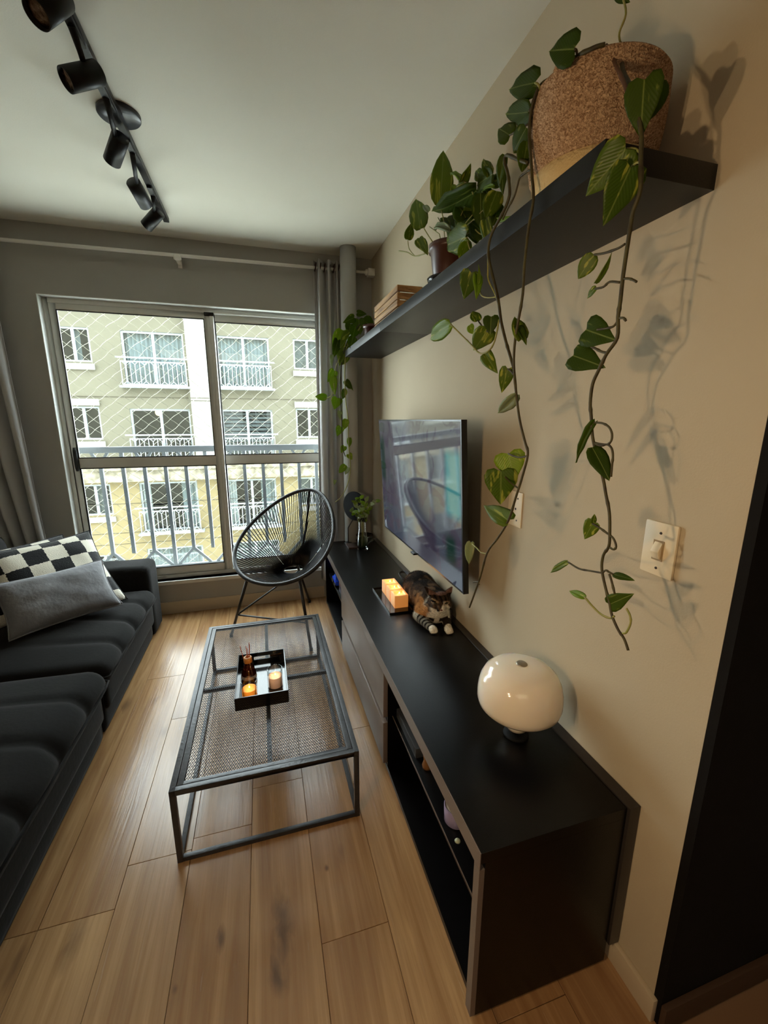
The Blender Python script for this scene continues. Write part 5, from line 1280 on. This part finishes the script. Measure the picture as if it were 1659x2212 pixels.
blobs = [((.752, 1.83, zb_ + .072), (.082, .150, .073), 0), ((.755, 1.92, zb_ + .074), (.082, .110, .082), 0), ((.752, 1.745, zb_ + .074), (.082, .10, .070), 0),
         ((.742, 1.675, zb_ + .062), (.074, .062, .060), 0), ((.735, 1.65, zb_ + .084), (.056, .05, .052), 0),
         ((.706, 1.90, zb_ + .045), (.034, .085, .045), 0), ((.802, 1.90, zb_ + .042), (.036, .08, .042), 0), ((.683, 1.70, zb_ + .045), (.030, .055, .042), .2), ((.797, 1.68, zb_ + .040), (.028, .05, .040), -.1)]
bodyv = MB()
for c_, r_, rz_ in blobs: e_ = ell(c_, r_, rz_); bodyv.add(e_.v, e_.f)
def limb(pts, rs): t_ = MB().tube(pts, rs, 14); bodyv.add(t_.v, t_.f)
limb([(.668, 1.715, zb_ + .034), (.672, 1.665, zb_ + .024), (.682, 1.615, zb_ + .019), pawL], [.028, .021, .018, .016])
limb([(.792, 1.69, zb_ + .034), (.782, 1.64, zb_ + .024), (.768, 1.60, zb_ + .019), pawR], [.028, .021, .018, .016])
for pw in (pawL, pawR):
    e_ = ell(pw + Vector((0, -.004, 0)), (.0185, .021, .0155)); bodyv.add(e_.v, e_.f)
    for k in (-1.5, -.5, .5, 1.5):
        e_ = ell(pw + Vector((k * .0082, -.020 + .003 * abs(k), -.005)), (.0058, .009, .0085), n=10); bodyv.add(e_.v, e_.f)
# tail wrapped along the body on the wall side
limb([(.80, 1.99, zb_ + .03), (.825, 1.93, zb_ + .022), (.833, 1.83, zb_ + .018), (.832, 1.74, zb_ + .016)], [.022, .018, .015, .012])
# head, cheeks, muzzle
hd = Hc
for c_, r_ in ((hd + Vector((0, .004, 0)), (.050, .046, .042)), (hd + Vector((-.026, -.014, -.014)), (.024, .024, .020)), (hd + Vector((.026, -.014, -.014)), (.024, .024, .020)),
               (Nose.lerp(hd, .30) + Vector((0, .004, -.003)), (.020, .020, .0165)), (Nose + Vector((-.008, .008, -.007)), (.0105, .010, .0085)), (Nose + Vector((.008, .008, -.007)), (.0105, .010, .0085)), (Nose + Vector((0, .010, -.016)), (.010, .010, .007)),
               (hd.lerp(Nose, .5) + Vector((0, .0, .010)), (.012, .022, .012)), ((hd + Vector((.74, 1.68, zb_ + .09))) / 2, (.050, .045, .045))):
    e_ = ell(c_, r_); bodyv.add(e_.v, e_.f)
earL, earR = on_y(915, 1265, 1.640), on_y(977, 1266, 1.640)
def ear(tip, sgn):
    bse = hd + Vector((sgn * .030, .006, .026)); ax = tip - bse
    mb = MB(); side = Vector((1, 0, 0)) * .024; th = Vector((0, .011, 0))
    vs = []
    for t, w_, d_ in ((-.25, 1.15, 1.2), (0.15, 1.0, 1), (.45, .74, .75), (.75, .40, .5), (.95, .14, .3)):
        cpt = bse + ax * t
        for k in range(10): a_ = 2 * PI * k / 10; vs.append(cpt + side * w_ * math.cos(a_) + th * d_ * math.sin(a_))
    fs = []
    for i in range(4):
        for k in range(10): fs.append((i * 10 + k, i * 10 + (k + 1) % 10, (i + 1) * 10 + (k + 1) % 10, (i + 1) * 10 + k))
    fs.append(tuple(range(40, 50))); fs.append(tuple(reversed(range(10))))
    bodyv.add(vs, fs)
ear(earL, -1); ear(earR, 1)
body = part('body', bodyv, None, cat)
rm = body.modifiers.new('r', 'REMESH'); rm.mode = 'VOXEL'; rm.voxel_size = .0032; rm.use_smooth_shade = True
sm_ = body.modifiers.new('s', 'SMOOTH'); sm_.factor = .5; sm_.iterations = 5
dg = bpy.context.evaluated_depsgraph_get(); me2 = bpy.data.meshes.new_from_object(body.evaluated_get(dg)); me2.name = 'body'
body.modifiers.clear(); body.data = me2
rootl = cat.location
for v in me2.vertices: v.co.z = max(v.co.z, .0008)
vc = me2.color_attributes.new('fur', 'FLOAT_COLOR', 'POINT')
def C_(c): return Vector(lin(c))
WHT, DK, BR, OR_, GY, TAN = C_((238, 230, 212)), C_((26, 20, 17)), C_((60, 46, 36)), C_((188, 130, 74)), C_((128, 122, 110)), C_((136, 106, 76))
def sst(a, b, x): t = max(0, min(1, (x - a) / (b - a))); return t * t * (3 - 2 * t)
for v in me2.vertices:
    p = v.co + rootl; n1 = noise.noise(p * 22); n2 = noise.noise(p * 60 + Vector((5, 1, 2)))
    col = BR.lerp(DK, sst(-.2, .25, n1 + .3 * n2))
    col = col.lerp(TAN, .6 * sst(.12, .34, noise.noise(p * 30 + Vector((9, 0, 3)))))
    # faint stripes over the back
    st = sst(.2, .9, math.sin(p.y * 190 + n1 * 5)); col = col.lerp(DK, .35 * st)
    if p.y < 1.86 and p.x < .69: col = col.lerp(OR_, sst(.0, .25, noise.noise(p * 26 + Vector((2, 2, 2))) + .10) * .8 * sst(1.86, 1.70, p.y))
    if p.y < 1.72 and p.x < .712 and p.z < zb_ + .10: col = col.lerp(OR_, .75)
    dh = p - hd
    on_head = dh.z > -.046 and p.y < hd.y + .045 and abs(dh.x) < .062 and p.z > zb_ + .078
    # white bib, chest and paws
    bib = sst(1.70, 1.655, p.y) * sst(.046, .030, abs(p.x - (.733))) * sst(zb_ + .118, zb_ + .10, p.z) if not on_head else 0
    if not on_head:
        wide = .050 + .012 * n1; bib = sst(1.705, 1.665, p.y) * sst(wide + .008, wide - .008, abs(p.x - .738))
        col = col.lerp(WHT, bib)
        if p.z < zb_ + .05 and p.y < 1.72:   # forelegs: grey tabby bands, white toes
            if p.x < .712:
                band = sst(-.2, .5, math.sin(p.y * 330 + p.x * 60)); col = GY.lerp(DK, band) if p.y > 1.592 else WHT.copy()
                if p.y > 1.68: col = col.lerp(WHT, .5)
            elif p.x > .735 and p.x < .80: col = DK.lerp(BR, .4) if 1.583 < p.y < 1.625 else (WHT if p.y < 1.60 else col)
    else:
        base_ = BR.lerp(DK, sst(.1, .5, math.sin(dh.x * 330 + n1 * 2) * (1 if dh.z > 0 else .3) + n2)); base_ = base_.lerp(TAN, .45 * sst(-.2, .6, math.cos(dh.x * 420)) * sst(.02, -.02, dh.z))
        col = base_
        # white blaze and muzzle widening downward
        wz = .006 + max(0, .008 - dh.z) * .75
        if dh.y < .0: col = col.lerp(WHT, sst(wz + .004, wz - .002, abs(dh.x + .0)) * sst(.016, .004, dh.z))
        if dh.z < -.022: col = col.lerp(WHT, sst(-.020, -.028, dh.z) * sst(.060, .048, abs(dh.x)))
        if dh.z > .034: # inner ears lighter
            if dh.y < .006: col = col.lerp(C_((150, 112, 96)), .6)
        for e_ in (EyL, EyR):
            q = p - e_; rr_ = math.hypot(q.x * .8, q.z * 1.6)
            if dh.y < 0: col = col.lerp(C_((186, 150, 110)), .65 * sst(.019, .012, rr_) * (1 if rr_ > .0085 else 0)); col = col.lerp(C_((14, 10, 8)), sst(.0095, .0065, rr_))
    vc.data[v.index].color = (*col, 1)
def b_fur(nt, b):
    a = nt.nodes.new('ShaderNodeVertexColor'); a.layer_name = 'fur'
    v = _coords(nt, (220, 70, 160)); n = _noise(nt, v, 1.0, 3)
    mu = nt.nodes.new('ShaderNodeMix'); mu.data_type = 'RGBA'; mu.blend_type = 'MULTIPLY'; mu.inputs[0].default_value = .6
    nt.links.new(a.outputs['Color'], mu.inputs[6]); nt.links.new(_mix(nt, _ramp(nt, n, .35, .65), (170, 165, 160), (255, 255, 255)), mu.inputs[7])
    nt.links.new(mu.outputs[2], b.inputs['Base Color']); b.inputs['Roughness'].default_value = .9; b.inputs['Sheen Weight'].default_value = .05; b.inputs['Specular IOR Level'].default_value = .05
    bp = nt.nodes.new('ShaderNodeBump'); bp.inputs['Strength'].default_value = .6; bp.inputs['Distance'].default_value = .003
    nt.links.new(n, bp.inputs['Height']); nt.links.new(bp.outputs[0], b.inputs['Normal'])
me2.materials.clear(); me2.materials.append(node_mat('cat_fur', b_fur))
for p_ in me2.polygons: p_.use_smooth = True
# short fur as real strands
furm = MB(); fr = random.Random(3); cols = []
polys = me2.polygons; area = [p_.area for p_ in polys]; tot = sum(area); acc_ = 0; want = 26000
for p_, a_ in zip(polys, area):
    acc_ += a_ / tot * want
    while acc_ >= 1:
        acc_ -= 1; c_ = Vector(p_.center) + Vector((fr.uniform(-1, 1), fr.uniform(-1, 1), fr.uniform(-1, 1))) * .0016
        nrm = p_.normal; L = .0100 if (c_ + rootl).y > 1.66 else .0048
        if (c_ + rootl - Nose).length < .022 or (c_ + rootl).z < zb_ + .003: continue
        back = Vector((0, 1, -.25)); d_ = (nrm * .55 + back * .75 + Vector((fr.uniform(-.25, .25), fr.uniform(-.25, .25), fr.uniform(-.25, .25)))).normalized()
        sd = d_.cross(nrm); sd = sd.normalized() * .00045 if sd.length > 1e-4 else Vector((.00045, 0, 0))
        o_ = len(furm.v); furm.v += [tuple(c_ - sd), tuple(c_ + sd), tuple(c_ + d_ * L)]; furm.f.append((o_, o_ + 1, o_ + 2)); cols.append(tuple(vc.data[p_.vertices[0]].color))
fo = furm.build('fur', MATS['cat_fur'], None); fo.parent = cat; fo['kind'] = 'stuff'
fa = fo.data.color_attributes.new('fur', 'FLOAT_COLOR', 'POINT')
for i, c_ in enumerate(cols):
    for k in range(3): fa.data[i * 3 + k].color = c_
# eyes, nose, mouth, whiskers
M_EYE = mat('cat_eye', (70, 64, 30), .08, .6); M_PUP = mat('cat_eyeline', (12, 9, 8), .4); M_NOSE = mat('cat_nose', (112, 62, 50), .4)
for e_, s_ in ((EyL, -1), (EyR, 1)):
    ev = ell(e_ + Vector((0, .0022, 0)), (.0085, .005, .0032)); part('eye', ev, M_EYE, cat, smooth=True)
    part('eyelid', MB().tube([e_ + Vector((-.010 * s_ * -1 * k, -.0020 + .0028 * k * k, .0014 - .004 * (k * s_ * -1 + 0) * 0 - .0035 * k * s_ * -s_ )) for k in (-1, -.5, 0, .5, 1)], .0013, 6), M_PUP, cat, smooth=True)
part('nose', ell(Nose + Vector((0, -.0015, 0)), (.0055, .004, .0038)), M_NOSE, cat, smooth=True)
part('mouth', MB().tube([Nose + Vector((-.008, .001, -.0125)), Nose + Vector((-.003, -.003, -.0100)), Nose + Vector((0, -.0035, -.0080)), Nose + Vector((.003, -.003, -.0100)), Nose + Vector((.008, .001, -.0125))], .0006, 5), M_PUP, cat, smooth=True)
wk = MB()
for s_ in (-1, 1):
    for k in range(4): wk.tube([Nose + Vector((s_ * .011, -.001, -.004 - .002 * k)), Nose + Vector((s_ * .03, -.006, -.004 - .005 * k)), Nose + Vector((s_ * .05, -.002, -.010 - .008 * k))], [.0003, .0002, .0001], 3)
part('whiskers', wk, mat('whisker', (220, 215, 205), .5), cat)
cut_keys()
